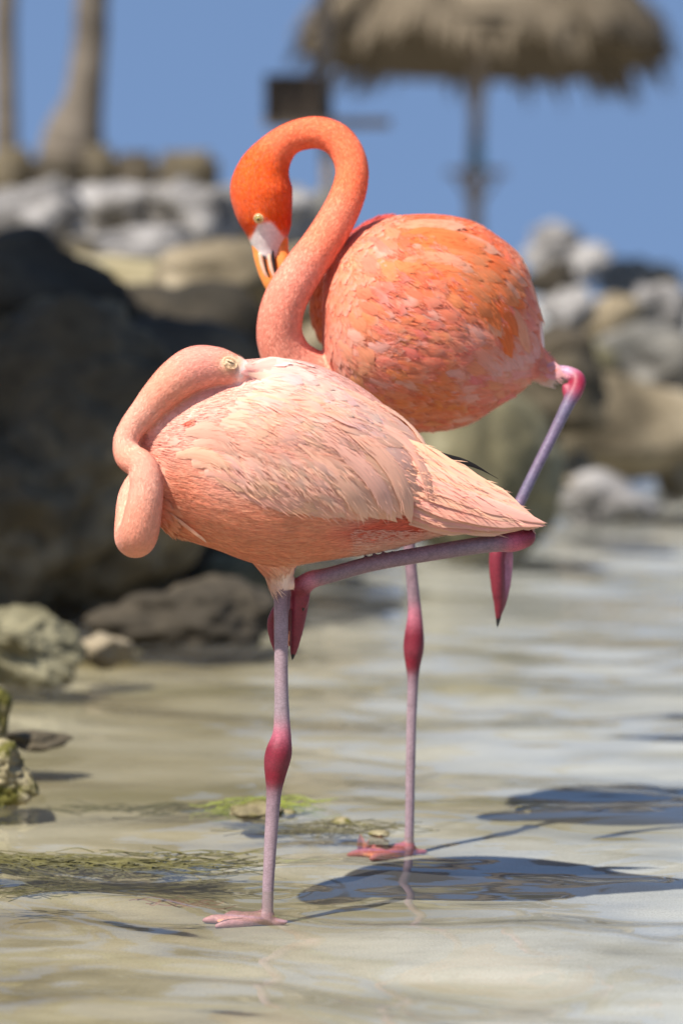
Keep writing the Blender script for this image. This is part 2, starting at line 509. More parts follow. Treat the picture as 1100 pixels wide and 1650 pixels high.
# ------------------------------------------------------------------ boulders
def boulder(label, px, py, hw, hh, Y, mat, depth=None, seed=0, sub=4, rough=0.3, rz=0.0, group=None, facet=7, name='boulder'):
    c = P(px, py, Y)
    s = Y / F
    rx, rzv = hw * s, hh * s
    ry = depth if depth else 0.85 * max(rx, min(rzv * 1.2, rx * 1.3))
    bm = bmesh.new()
    bmesh.ops.create_icosphere(bm, subdivisions=sub, radius=1.0)
    V = np.array([v.co[:] for v in bm.verts]); Fc = [[v.index for v in f.verts] for f in bm.faces]
    bm.free()
    rr = np.random.default_rng(seed + 100)
    rad = np.ones(len(V))
    # chop with soft planes: gives broken, angular faces
    for k in range(facet):
        n = rr.normal(size=3); n /= np.linalg.norm(n)
        d = rr.uniform(0.6, 0.9)
        dot = V @ n
        lim = np.where(dot > 1e-3, d / np.maximum(dot, 1e-3), 9)
        rad = np.minimum(rad, lim)
    off = Vector(rr.uniform(-50, 50, 3))
    nz = np.array([noise.fractal(Vector(v) * 1.7 + off, 0.9, 2.1, 5) for v in V])
    nz2 = np.array([noise.noise(Vector(v) * 0.9 + off * 1.3) for v in V])
    nz3 = np.array([abs(noise.noise(Vector(v) * 3.1 + off * 0.7)) for v in V])
    rad = rad * (1 + rough * 0.6 * nz + rough * 1.2 * nz2 + (rough + .1) * 0.55 * (np.minimum(nz3, .22) - .2))
    V = V * rad[:, None]
    # fit to the wanted extents
    V[:, 0] *= rx / (0.5 * np.ptp(V[:, 0])); V[:, 2] *= rzv / (0.5 * np.ptp(V[:, 2])); V[:, 1] *= ry / (0.5 * np.ptp(V[:, 1]))
    V -= (V.max(0) + V.min(0)) / 2
    cz, sz = math.cos(rz), math.sin(rz)
    V = np.stack([V[:, 0] * cz - V[:, 2] * sz, V[:, 1], V[:, 0] * sz + V[:, 2] * cz], 1)
    loc = (c.x, c.y + ry * 0.6, c.z)
    o = mesh_obj(name, V + np.array(loc), Fc, RK[mat], loc=loc)
    return tag(o, label, 'rock', group)

BANK = 'boulders of the rocky shore'
ROCKS = [
    # label, px, py, hw, hh, Y, mat, kw
    ('huge dark rounded boulder whose sloping shoulder fills the shore beside the sleeping flamingo', 10, 790, 330, 345, 8.0, 'brown', dict(seed=3, rz=-0.35, rough=0.34, sub=6, facet=9, depth=0.45)),
    ('dark brown boulder wedged behind the shoulder of the huge dark boulder', 235, 660, 215, 150, 8.9, 'dark', dict(seed=5, rough=0.2)),
    ('blackish round-topped boulder above the huge dark boulder', 70, 480, 165, 120, 9.3, 'dark', dict(seed=6, rough=0.25, facet=5)),
    ('black boulder below the sunlit tan boulder', 300, 560, 165, 110, 9.6, 'dark', dict(seed=8)),
    ('sunlit tan boulder resting on the black boulder', 345, 455, 112, 72, 10.2, 'tan', dict(seed=9)),
    ('dark low boulder in the hollow under the sleeping bird', 330, 830, 190, 120, 9.2, 'dark', dict(seed=10)),
    ('low boulder with a sunlit sloping top at the foot of the huge dark boulder', 10, 1040, 125, 72, 6.7, 'olive', dict(seed=14, rz=-0.42, sub=6, rough=0.34, facet=9)),
    ('small pale stone lying at the tip of the sloping low boulder', 158, 1052, 58, 30, 6.9, 'tan', dict(seed=16)),
    ('grey humped boulder standing in the shallows below the black hollow', 290, 1006, 160, 72, 7.5, 'dark', dict(seed=18, rough=0.34, sub=5, facet=9)),  # grey boulder given the dark stone colour to stand for shade on it
    ('tan wet boulder behind the thigh of the sleeping flamingo', 400, 955, 95, 62, 8.3, 'olive', dict(seed=19, rough=0.15)),
    ('knobbly mossy rock at the near edge of the water', -8, 1262, 72, 72, 5.2, 'moss', dict(seed=23, sub=6, rough=0.42, facet=3)),
    ('small dark weedy rock behind the knobbly mossy rock', -18, 1170, 38, 70, 5.55, 'moss', dict(seed=24, sub=5, rough=0.3)),
    ('flat brown rock just awash behind the knobbly mossy rock', 58, 1198, 58, 16, 5.6, 'brown', dict(seed=25, sub=5, rough=0.25)),
    ('white pitted limestone rock at the foot of the leaning palm', 45, 350, 95, 68, 12.2, 'pale', dict(seed=31, rough=0.5, facet=12)),
    ('long white limestone slab on top of the shore rocks', 200, 352, 110, 62, 12.6, 'pale', dict(seed=32, rough=0.5, facet=12)),
    ('grey limestone block beside the long white slab', 318, 352, 90, 68, 12.4, 'pale', dict(seed=33, rough=0.5, facet=12)),
    ('thin light slab lying under the grey limestone block', 235, 392, 130, 30, 11.8, 'pale', dict(seed=34, rough=0.5, facet=12)),
    ('pale limestone block behind the head of the preening flamingo', 430, 350, 85, 62, 12.6, 'pale', dict(seed=35, rough=0.5, facet=12)),
    ('rounded grey rock seen through the loop of the preening neck', 505, 352, 62, 52, 12.9, 'grey', dict(seed=36)),
    ('tan boulder behind the curved neck of the preening flamingo', 475, 480, 110, 95, 11.2, 'tan', dict(seed=37)),
    ('grey boulder hidden mostly by the breast of the preening flamingo', 600, 470, 120, 100, 12.0, 'grey', dict(seed=38)),
    ('wide tan boulder between the two flamingos', 560, 620, 140, 130, 10.8, 'tan', dict(seed=39)),
    ('big olive boulder under the belly of the preening flamingo', 785, 775, 132, 150, 10.0, 'olive', dict(seed=41, sub=5, rough=0.13, facet=4)),
    ('brown rock in the gap above the big olive boulder', 905, 640, 80, 75, 11.2, 'brown', dict(seed=42)),
    ('broad tan boulder right of the hanging leg of the preening flamingo', 1015, 690, 140, 92, 12.3, 'tan', dict(seed=43, rough=0.15)),
    ('pale flat rock at the water edge beside the big olive boulder', 980, 806, 92, 46, 11.0, 'pale', dict(seed=44, rough=0.45, facet=11)),
    ('small tan stone set between the olive boulder and the pale flat rock', 915, 775, 48, 50, 11.3, 'tan', dict(seed=45)),
    ('tan stone at the far waterline beyond the pale flat rock', 1092, 772, 42, 48, 12.6, 'tan', dict(seed=46)),
    ('grey brown boulder on top of the broad tan boulder', 1050, 585, 95, 68, 12.6, 'grey', dict(seed=47)),
    ('black shadowy rock behind the raised knee of the preening flamingo', 905, 580, 62, 60, 12.3, 'dark', dict(seed=48)),
    ('rounded olive rock tucked above the raised knee', 950, 605, 60, 62, 12.5, 'olive', dict(seed=49)),
    ('chalky rounded rock beside the tail of the preening flamingo', 912, 500, 50, 40, 13.2, 'pale', dict(seed=50, rough=0.45, facet=11)),
    ('tan lumpy rock between the chalky rock and the grey brown boulder', 985, 520, 62, 48, 13.4, 'tan', dict(seed=51)),
    ('light grey rock at the end of the rocky shore', 1072, 505, 55, 52, 13.6, 'pale', dict(seed=52, rough=0.45, facet=11)),
    ('dark rock capping the shore behind the tail of the preening flamingo', 885, 450, 48, 30, 13.8, 'dark', dict(seed=53)),
    ('distant white rock pile rising above the shore', 895, 400, 58, 45, 19.0, 'pale', dict(seed=54, rough=0.45, facet=11)),
    ('distant rough white boulder beside the rock pile', 950, 425, 45, 35, 18.5, 'pale', dict(seed=55, rough=0.45, facet=11)),
    ('distant grey stone low on the skyline', 1010, 448, 50, 34, 17.0, 'grey', dict(seed=56)),
    ('distant pinkish stone at the end of the skyline', 1062, 452, 38, 30, 17.5, 'tan', dict(seed=57)),
]
for lab, px, py, hw, hh, Y, mt, kw in ROCKS:
    boulder(lab, px, py, hw, hh, Y, mt, group=BANK, **kw)

# algae stone between the legs
boulder('small stone with a bright green algae cap beside the standing leg of the sleeping flamingo', 412, 1312, 44, 18, 5.05, 'moss', depth=0.05, seed=71, sub=5, rough=0.3, group='stones in the shallows', name='stone')
for lab, px, py, w, h, sd in [
    ('reddish brown pebble next to the algae stone', 462, 1314, 16, 8, 72),
    ('brown pebble in the shallows between the two standing legs', 548, 1326, 22, 8, 73),
    ('dark pebble beside the foot of the preening flamingo', 610, 1345, 18, 5, 74),
    ('tan pebble lying in the shadow of the preening flamingo', 842, 1308, 14, 7, 75),
]:
    boulder(lab, px, py, w, h, water_hit(px, py).y - 0.02, 'moss', depth=0.02, seed=sd, sub=3, rough=0.25, group='stones in the shallows', name='stone')

# ------------------------------------------------------------------ thatched parasols
M_WOOD = simple_mat('weathered_wood', (0.22, 0.175, 0.13), 0.85, 0.35, 9, 0.4, 0.15)
M_DARKWOOD = simple_mat('dark_wood', (0.055, 0.04, 0.028), 0.8, 0.35, 14, 0.3, 0.2)
M_TEAL = simple_mat('teal_glass', (0.02, 0.12, 0.13), 0.25, 0.2, 10, 0.0, 0.5)
M_THATCH = simple_mat('dry_thatch', (0.145, 0.115, 0.078), 0.9, 0.45, 40, 0.3, 0.1)

def thatch_canopy(parent, z0, z1, rad, seed, n=5200, tilt=(0, 0, 0)):
    rr = np.random.default_rng(seed)
    V, Fc = [], []
    # palm-leaf strips laid in courses down the cone, the lowest hanging free
    k = 0
    for i in range(n):
        t = rr.random() ** 0.75
        a = rr.uniform(0, 2 * math.pi)
        r0 = rad * (0.03 + 0.95 * t)
        L = rr.uniform(0.3, 0.6) * (0.62 if t > .8 else 1)
        droop = 0.25 + 0.55 * t * t
        cl = math.floor(a * 7.5) * 1.7 + seed
        rimw = t ** 3 * (0.10 * math.sin(3 * a + seed) + 0.09 * math.sin(cl) + 0.06 * math.sin(cl * 2.3))
        zc = z1 - (z1 - z0) * (t ** 2.1) + rimw
        dirv = np.array([math.cos(a), math.sin(a), 0.0])
        side = np.array([-math.sin(a), math.cos(a), 0.0])
        w = rr.uniform(0.012, 0.034)
        lay = rr.uniform(0, 0.07)
        p0 = dirv * r0 + np.array([0, 0, zc + lay])
        slope = (z1 - z0) * 2.1 * t ** 1.1 / rad
        d1 = dirv * 1.0 + np.array([0, 0, -slope]); d1 /= np.linalg.norm(d1)
        sw = rr.normal(0, 0.07)
        d1 = d1 + side * sw
        p1 = p0 + d1 * L * 0.55
        d2 = d1 + np.array([0, 0, -droop * (1.0 if r0 > rad * .86 else 0.5)]); d2 /= np.linalg.norm(d2)
        p2 = p1 + d2 * L * 0.5
        V += [p0 - side * w, p0 + side * w, p1 - side * w, p1 + side * w, p2]
        Fc += [[k, k + 1, k + 3, k + 2], [k + 2, k + 3, k + 4]]
        k += 5
    o = mesh_obj('thatch', np.array(V), Fc, M_THATCH, parent=None, smooth=False)
    o.parent = parent
    tag(o, kind='stuff')
    # the roof under the strips
    seg = 40; rows = 8
    RV, RF = [], []
    for sgn, dz in ((1, 0.0), (-1, -0.09)):
        base = len(RV)
        for j in range(rows + 1):
            t = j / rows
            for s_ in range(seg):
                a = 2 * math.pi * s_ / seg
                wob = 1 + 0.03 * math.sin(5 * a + seed) + 0.02 * math.sin(11 * a)
                r_ = rad * (0.02 + 0.97 * t) * wob
                RV.append((r_ * math.cos(a), r_ * math.sin(a), z1 - (z1 - z0) * t ** 2.1 + dz))
        for j in range(rows):
            for s_ in range(seg):
                a_ = base + j * seg + s_; b_ = base + j * seg + (s_ + 1) % seg
                q = [a_, b_, b_ + seg, a_ + seg]
                RF.append(q if sgn < 0 else q[::-1])
    c = mesh_obj('canopy', np.array(RV), RF, M_THATCH)
    c.parent = parent
    o.parent = c
    c.rotation_euler = tilt
    return c

def parasol(label, base, z0, z1, rad, post_r, seed, table_z=None, table_r=0.25, tilt=(0, 0, 0)):
    root = empty('thatched_parasol', base)
    tag(root, label, 'parasol', 'thatched parasols on the beach')
    ph = z1 - 0.03
    pts = np.array([[0.012 * math.sin(k * 1.3), 0.01 * math.cos(k * 1.7), -0.5 + (ph + 0.5) * k / 9] for k in range(10)])
    v, f = tube(pts, np.full(10, post_r) * np.array([1 + 0.06 * math.sin(k * 2.1) for k in range(10)]), 14)
    mesh_obj('post', v, f, M_WOOD).parent = root
    if rad:
        thatch_canopy(root, z0, z1, rad, seed, tilt=tilt)
    if table_z:
        pts = np.array([[0, 0, table_z - 0.025], [0, 0, table_z + 0.025]])
        a = np.linspace(0, 2 * math.pi, 28, endpoint=False)
        V = [(table_r * math.cos(t), table_r * math.sin(t), table_z + dz) for dz in (-0.022, 0.022) for t in a]
        n = len(a)
        Fc = [[i, (i + 1) % n, n + (i + 1) % n, n + i] for i in range(n)] + [list(range(n))[::-1], [n + i for i in range(n)]]
        mesh_obj('table_top', np.array(V), Fc, M_WOOD, smooth=False).parent = root
        for k in range(3):
            t = k * 2.1 + 0.4
            v, f = tube(np.array([[post_r * .8 * math.cos(t), post_r * .8 * math.sin(t), table_z - table_r * 0.9], [table_r * .8 * math.cos(t), table_r * .8 * math.sin(t), table_z - 0.02]]), [0.018, 0.018], 8)
            mesh_obj('table_brace', v, f, M_WOOD).parent = root
    return root

def ground(x, y):
    return float(sand_z(np.array([x]), np.array([y]))[0])

YP = 27.0
c = P(766, 300, YP); g = ground(c.x, YP)
def zat(py, Y): return P(550, py, Y).z
far_parasol = parasol('thatched beach parasol with a ragged grey straw roof on a slim post', (c.x, YP, g), zat(66, YP) - g, zat(-120, YP) - g, 1.5, 0.062, 3, zat(278, YP) - g, 0.24, (R(-5.5), R(1.5), 0))
# bottle on the far table
bt = empty('bottle', (c.x + 0.02, YP - 0.14, zat(278, YP) + 0.022))
tag(bt, 'dark teal bottle standing on the small table of the far parasol', 'bottle')
v, f = tube(np.array([[0, 0, 0.0], [0, 0, .12], [0, 0, .16], [0, 0, .2], [0, 0, .26]]), [.04, .04, .03, .015, .014], 12)
mesh_obj('glass_body', v, f, M_TEAL).parent = bt
v, f = tube(np.array([[0, 0, .255], [0, 0, .29]]), [.017, .017], 10)
mesh_obj('cap', v, f, M_DARKWOOD).parent = bt

YQ = 15.5
c = P(527, 300, YQ); g = ground(c.x, YQ)
tz = zat(198, YQ) - g
near_parasol = parasol('thatched parasol post carrying a plank shelf behind the preening neck', (c.x, YQ, g), 2.75, 3.6, 1.3, 0.032, 5)
v, f = box((0.0, 0, tz), (0.58, 0.22, 0.035)); 
mesh_obj('shelf', v, f, M_WOOD, smooth=False).parent = near_parasol
# wooden crate standing on the shelf
cr = empty('crate', (c.x - 0.15, YQ - 0.02, tz + g + 0.0175)); tag(cr, 'dark slatted wooden crate standing on the plank shelf', 'crate')
for k in range(4):
    for yy in (-0.1, 0.1):
        v, f = box((0, yy, 0.025 + k * 0.05), (0.27, 0.014, 0.043)); mesh_obj('slat', v, f, M_DARKWOOD, smooth=False).parent = cr
    for xx in (-0.128, 0.128):
        v, f = box((xx, 0, 0.025 + k * 0.05), (0.014, 0.18, 0.043)); mesh_obj('slat', v, f, M_DARKWOOD, smooth=False).parent = cr
v, f = box((0, 0, 0.006), (0.25, 0.18, 0.012)); mesh_obj('bottom', v, f, M_DARKWOOD, smooth=False).parent = cr
for xx in (-0.115, 0.115):
    for yy in (-0.086, 0.086):
        v, f = box((xx, yy, 0.1), (0.02, 0.014, 0.2)); mesh_obj('corner_post', v, f, M_DARKWOOD, smooth=False).parent = cr

# unseen third parasol added left of the frame so its roof shades the boulders
parasol('unseen thatched parasol added to shade the dark boulders', (-2.3, 7.9, ground(-2.3, 7.9)), 2.4, 3.15, 1.35, 0.06, 9)

# ------------------------------------------------------------------ palms and the low wall
M_TRUNK = simple_mat('palm_trunk', (0.15, 0.125, 0.098), 0.9, 0.35, 7, 0.6, 0.1)
M_FROND = simple_mat('palm_frond', (0.07, 0.11, 0.03), 0.6, 0.3, 12, 0.1, 0.3)

def palm(label, pts, Y, seed):
    base = P(pts[0][0], pts[0][1], Y)
    base.z -= 0.25
    root = empty('palm_tree', base); tag(root, label, 'palm tree', 'palms at the top of the shore')
    s = Y / F
    path = [np.array(P(x, y, Y)) - np.array(base) for x, y, r in pts]
    path[0] = path[0] * np.array([1, 1, 0])
    rad = [r * s for x, y, r in pts]
    for k in range(1, 4):
        path.append(path[len(pts) - 1] + np.array([0.12 * k, 0.03 * k, 1.25 * k])); rad.append(rad[len(pts) - 1] * (1 - 0.07 * k))
    q = catmull(np.column_stack([np.array(path), rad]), 22)
    q[:, 3] *= 1 + 0.035 * np.sin(np.arange(len(q)) * 1.9)
    v, f = tube(q[:, :3], q[:, 3], 18)
    mesh_obj('trunk', v, f, M_TRUNK).parent = root
    rr = random.Random(seed)
    top = q[-1, :3]
    crown = empty('crown', (0, 0, 0)); crown.parent = root
    for k in range(16):
        a = k * 2.4 + rr.uniform(-.2, .2); up = rr.uniform(0.1, 0.9)
        V, Fc = [], []
        n = 26; L = rr.uniform(1.7, 2.2)
        sd = np.array([-math.sin(a), math.cos(a), 0]); fw = np.array([math.cos(a), math.sin(a), -0.6])
        rib = [top + np.array([math.cos(a), math.sin(a), 0]) * L * (i / (n - 1)) * 0.9 + np.array([0, 0, L * (up * (i / (n - 1)) - (0.6 + up * .6) * (i / (n - 1)) ** 2)]) for i in range(n)]
        V = [p + np.array([0, 0, 0.0]) for p in rib]
        for i in range(n - 1):
            t = i / (n - 1); ll = 0.42 * math.sin(math.pi * (0.12 + 0.85 * t))
            for sg in (-1, 1):
                b0 = len(V)
                V += [rib[i] * .6 + rib[i + 1] * .4 + sd * sg * ll * .4 + fw * ll * .17, rib[i] + sd * sg * ll * .8 + fw * ll * .35 - np.array([0, 0, ll * .35])]
                Fc += [[i, i + 1, b0] if sg > 0 else [i + 1, i, b0], [i, b0, b0 + 1]]
        mesh_obj('frond', np.array(V), Fc, M_FROND, smooth=False).parent = crown
    return root

palm('leaning palm trunk with a flared foot at the top of the shore', [(108, 268, 62), (118, 228, 50), (134, 165, 33), (141, 110, 29), (147, 50, 27), (150, -20, 26)], 19.0, 2)
palm('slim straight palm trunk left of the leaning palm', [(8, 262, 26), (9, 200, 20), (8, 100, 19), (10, -20, 19)], 20.5, 4)

wl = empty('low_wall', P(120, 290, 17.2)); tag(wl, 'low brown stone retaining wall at the foot of the palms', 'wall')
wr_ = random.Random(3)
b0 = wl.location
xw = -0.62
k = 0
while xw < 0.5:
    w = wr_.uniform(0.16, 0.3); h = wr_.uniform(0.1, 0.15)
    bm = bmesh.new()
    bmesh.ops.create_cube(bm, size=1)
    bmesh.ops.bevel(bm, geom=bm.edges[:], offset=0.12, segments=2, affect='EDGES')
    V = np.array([v.co[:] for v in bm.verts]) * np.array([w, 0.3, h + 0.25]) + np.array([xw + w / 2, 0, -0.1 + h / 2])
    Fc = [[v.index for v in f.verts] for f in bm.faces]; bm.free()
    V += rng.normal(0, 0.006, V.shape)
    mesh_obj('stone', V, Fc, RK['brown'] if k % 2 else RK['dark']).parent = wl
    xw += w + 0.008; k += 1

# ------------------------------------------------------------------ seaweed
M_WEED = simple_mat('seaweed', (0.085, 0.075, 0.022), 0.5, 0.5, 30, 0.1, 0.4)
M_WEEDR = simple_mat('red_weed', (0.20, 0.10, 0.05), 0.5, 0.4, 30, 0.1, 0.4)

def weed(label, px0, px1, py, spread, n, seed, mat, lift=0.004, width=0.0016, name='seaweed'):
    rr = np.random.default_rng(seed)
    a = water_hit(px0, py); b = water_hit(px1, py)
    V, Fc = [], []
    for i in range(n):
        t0 = rr.random(); L = rr.uniform(0.05, 0.16) * min(1.0, abs(px1 - px0) / 200 + .3)
        p = np.array(a) * (1 - t0) + np.array(b) * t0
        p[1] += rr.normal(0, spread)
        ang = rr.normal(0, 0.2) + (math.pi if rr.random() < .5 else 0)
        cur = rr.normal(0, 2.5)
        z = rr.uniform(-0.016, lift)
        prev = None
        m = 7
        for k in range(m):
            d = np.array([math.cos(ang), math.sin(ang), 0])
            sd = np.array([-math.sin(ang), math.cos(ang), 0]) * width * (1 - 0.75 * k / m)
            zz = z + 0.004 * math.sin(k * 0.9 + i)
            zz += float(wave_z(np.array([p[0]]), np.array([p[1]]))[0])
            V += [[p[0] - sd[0], p[1] - sd[1], zz], [p[0], p[1], zz + width * .8], [p[0] + sd[0], p[1] + sd[1], zz]]
            q = len(V) - 3
            if k:
                Fc += [[q - 3, q, q + 1, q - 2], [q - 2, q + 1, q + 2, q - 1]]
            p = p + d * L / m
            ang += cur * L / m + rr.normal(0, 0.12)
    loc = tuple((np.array(a) + np.array(b)) / 2)
    o = mesh_obj(name, np.array(V), Fc, mat, loc=loc)
    return tag(o, label, 'seaweed', 'floating seaweed')

weed('long olive brown mat of seaweed drifting below the mossy rock', -40, 325, 1390, 0.022, 420, 1, M_WEED)
weed('thin wisp of seaweed trailing off the long mat', 150, 360, 1374, 0.02, 26, 2, M_WEED)
weed('little tangle of seaweed between the mat and the sleeping flamingo', 275, 312, 1449, 0.012, 12, 3, M_WEEDR, -0.006)
weed('thin ribbon of seaweed in front of the long mat', 0, 70, 1432, 0.02, 20, 4, M_WEED, -0.004)
weed('strip of brown weed reaching from the pebbles toward the algae stone', 470, 600, 1330, 0.018, 60, 5, M_WEED, -0.002)
weed('green weed draped around the algae stone', 380, 455, 1306, 0.012, 90, 6, simple_mat('green_weed', (0.15, 0.17, 0.02), 0.5, 0.4, 30, 0.1, 0.4), 0.012)
weed('faint brown weed line far behind the sleeping flamingo', 110, 430, 1290, 0.03, 50, 7, M_WEED, -0.008)

# ------------------------------------------------------------------ flamingos
BIRD = {}

def px_path(pts, Y0, n=10):
    """pts: (px, py, dy, r_px, colour) -> world samples, radii, colours"""
    rows = []
    for px, py, dy, r, c in pts:
        p = P(px, py, Y0 + dy)
        rows.append([p.x, p.y, p.z, r * (Y0 + dy) / F, *c])
    q = catmull(rows, n)
    q[:, 3] = np.maximum(q[:, 3], 0.0015)
    q[:, 4:] = np.clip(q[:, 4:], 0.004, 0.95)
    return q

def body_loft(st, Y0, seg=40, n=6):
    """st: (px, top, bottom, half_depth_m, dy)"""
    q = catmull([[a, b, c_, d, e] for a, b, c_, d, e in st], n)
    V = []
    ang = np.linspace(0, 2 * math.pi, seg, endpoint=False)
    for px, t, b, hd, dy in q:
        A = np.array(P(px, t, Y0 + dy)); B = np.array(P(px, b, Y0 + dy))
        c_ = (A + B) / 2; hz = max((A[2] - B[2]) / 2, 0.001)
        hd = max(hd, 0.001)
        ca, sa = np.cos(ang), np.sin(ang)
        e = 0.9
        V.append(np.stack([np.full(seg, c_[0]), c_[1] + hd * np.sign(ca) * np.abs(ca) ** e, c_[2] + hz * np.sign(sa) * np.abs(sa) ** e], 1))
    m = len(V); V = np.vstack(V)
    Fc = []
    for i in range(m - 1):
        for j in range(seg):
            a = i * seg + j; b = i * seg + (j + 1) % seg
            Fc.append([a, a + seg, b + seg, b])
    Fc.append(list(range(seg))); Fc.append([(m - 1) * seg + j for j in range(seg)][::-1])
    return V, Fc

def ellipsoid(c, r, seg=24, rows=14):
    V = []
    for i in range(rows + 1):
        p = math.pi * (i + 0.02) / (rows + 0.04)
        for j in range(seg):
            a = 2 * math.pi * j / seg
            V.append([c[0] + r[0] * math.sin(p) * math.cos(a), c[1] + r[1] * math.sin(p) * math.sin(a), c[2] + r[2] * math.cos(p)])
    Fc = []
    for i in range(rows):
        for j in range(seg):
            a = i * seg + j; b = i * seg + (j + 1) % seg
            Fc.append([a, a + seg, b + seg, b])
    Fc.append(list(range(seg))); Fc.append([rows * seg + j for j in range(seg)][::-1])
    return np.array(V), Fc

def prism(tri, th):
    """thin closed web between three points"""
    t = np.array(tri, float)
    n = np.cross(t[1] - t[0], t[2] - t[0]); n /= np.linalg.norm(n)
    V = np.vstack([t - n * th / 2, t + n * th / 2])
    return V, [[0, 2, 1], [3, 4, 5], [0, 1, 4, 3], [1, 2, 5, 4], [2, 0, 3, 5]]

def union(parts, voxel, smooth_it, name):
    V, Fc = join(parts)
    me = bpy.data.meshes.new('tmp'); me.from_pydata(V.tolist(), [], Fc)
    bm = bmesh.new(); bm.from_mesh(me); bmesh.ops.recalc_face_normals(bm, faces=bm.faces[:]); bm.to_mesh(me); bm.free()
    o = bpy.data.objects.new('tmp', me); col.objects.link(o)
    md = o.modifiers.new('r', 'REMESH'); md.mode = 'VOXEL'; md.voxel_size = voxel; md.use_smooth_shade = True
    sm = o.modifiers.new('s', 'SMOOTH'); sm.factor = 0.5; sm.iterations = smooth_it
    bpy.context.view_layer.update()
    dg = bpy.context.evaluated_depsgraph_get()
    res = bpy.data.meshes.new_from_object(o.evaluated_get(dg))
    bpy.data.objects.remove(o); bpy.data.meshes.remove(me)
    res.name = name
    return res

def nearest(V, Q, mult=1.0):
    """nearest path sample by distance / radius"""
    best = np.full(len(V), 1e9); idx = np.zeros(len(V), int)
    for s in range(0, len(V), 20000):
        d = np.linalg.norm(V[s:s + 20000, None, :] - Q[None, :, :3], axis=2) / (Q[None, :, 3] * mult)
        k = d.argmin(1)
        idx[s:s + 20000] = k; best[s:s + 20000] = d[np.arange(len(k)), k]
    return best, idx

def strands(name, Pn, Nn, Dn, L, W, lift, C, mat, parent, bend=0.0, seed=0):
    """many small tapering barbs in one mesh"""
    rr = np.random.default_rng(seed)
    n = len(Pn)
    D = Dn - Nn * (Dn * Nn).sum(1)[:, None]
    D /= np.linalg.norm(D, axis=1)[:, None] + 1e-9
    S = np.cross(D, Nn)
    L = np.broadcast_to(L, n)[:, None]; W = np.broadcast_to(W, n)[:, None]; lift = np.broadcast_to(lift, n)[:, None]
    p0 = Pn - Nn * 0.0004
    p1 = Pn + D * L * 0.5 + Nn * lift * 0.75
    p2 = Pn + D * L + Nn * (lift - bend * L)
    V = np.stack([p0 - S * W * .5, p0 + S * W * .5, p1 - S * W * .5, p1 + S * W * .5, p2], 1).reshape(-1, 3)
    b = np.arange(n) * 5
    T = np.concatenate([np.stack([b, b + 1, b + 3], 1), np.stack([b, b + 3, b + 2], 1), np.stack([b + 2, b + 3, b + 4], 1)])
    Cc = np.repeat(C, 5, 0)
    jn = np.repeat(Nn + rr.normal(0, .07, Nn.shape), 5, 0)
    o = mesh_obj(name, V, T, mat, parent=parent, colors=Cc, normals=jn)
    return tag(o, kind='stuff')

def contour(name, Pn, Nn, Dn, L, W, lift, C0, C1, mat, parent, rc=0.12):
    """short rounded contour feathers in one mesh; C0 base colour, C1 rim colour"""
    n = len(Pn)
    D = Dn - Nn * (Dn * Nn).sum(1)[:, None]
    D /= np.linalg.norm(D, axis=1)[:, None] + 1e-9
    S = np.cross(D, Nn)
    vs_ = [(0, .35), (.3, .85), (.62, 1.0), (.86, .72), (1.0, .18)]
    us_ = [-1, -.5, 0, .5, 1]
    L = np.broadcast_to(L, n); W = np.broadcast_to(W, n); lift = np.broadcast_to(lift, n)
    V = np.empty((n, 25, 3)); Cc = np.empty((n, 25, 3)); UV = np.empty((n, 25, 2))
    k = 0
    ro = rng.random(n) * 40
    for v, wv in vs_:
        for u in us_:
            ww = W * wv * 0.5 * u
            vv = v - 0.10 * u * u * (1 if v > .5 else 0)
            V[:, k] = Pn + D * (L * vv)[:, None] + S * ww[:, None] + Nn * (-0.0012 + lift * v - (L * v) ** 2 / (2 * rc) * 0.8 - ww ** 2 / (2 * rc) + 0.0012 * (1 - u * u))[:, None]
            e = max(abs(u) ** 3 * .8, sstep(.55, 1.0, v)) * np.ones(n)
            Cc[:, k] = C0 * (1 - e)[:, None] + C1 * e[:, None]
            UV[:, k, 0] = u * .5 + ro; UV[:, k, 1] = v + ro * 1.7
            k += 1
    Fl = []
    for i in range(4):
        for j in range(4):
            a = i * 5 + j
            Fl.append([a, a + 1, a + 6, a + 5])
    Fl = np.array(Fl)
    T = (Fl[None] + (np.arange(n) * 25)[:, None, None]).reshape(-1, 4)
    jn = Nn[:, None, :] + D[:, None, :] * (np.repeat([v for v, w_ in vs_], 5) * .22 - .08)[None, :, None] + S[:, None, :] * (np.tile(us_, 5) * .22)[None, :, None]
    o = mesh_obj(name, V.reshape(-1, 3), T, mat, parent=parent, colors=Cc.reshape(-1, 3), uvs=UV.reshape(-1, 2), normals=jn.reshape(-1, 3))
    return tag(o, kind='stuff')

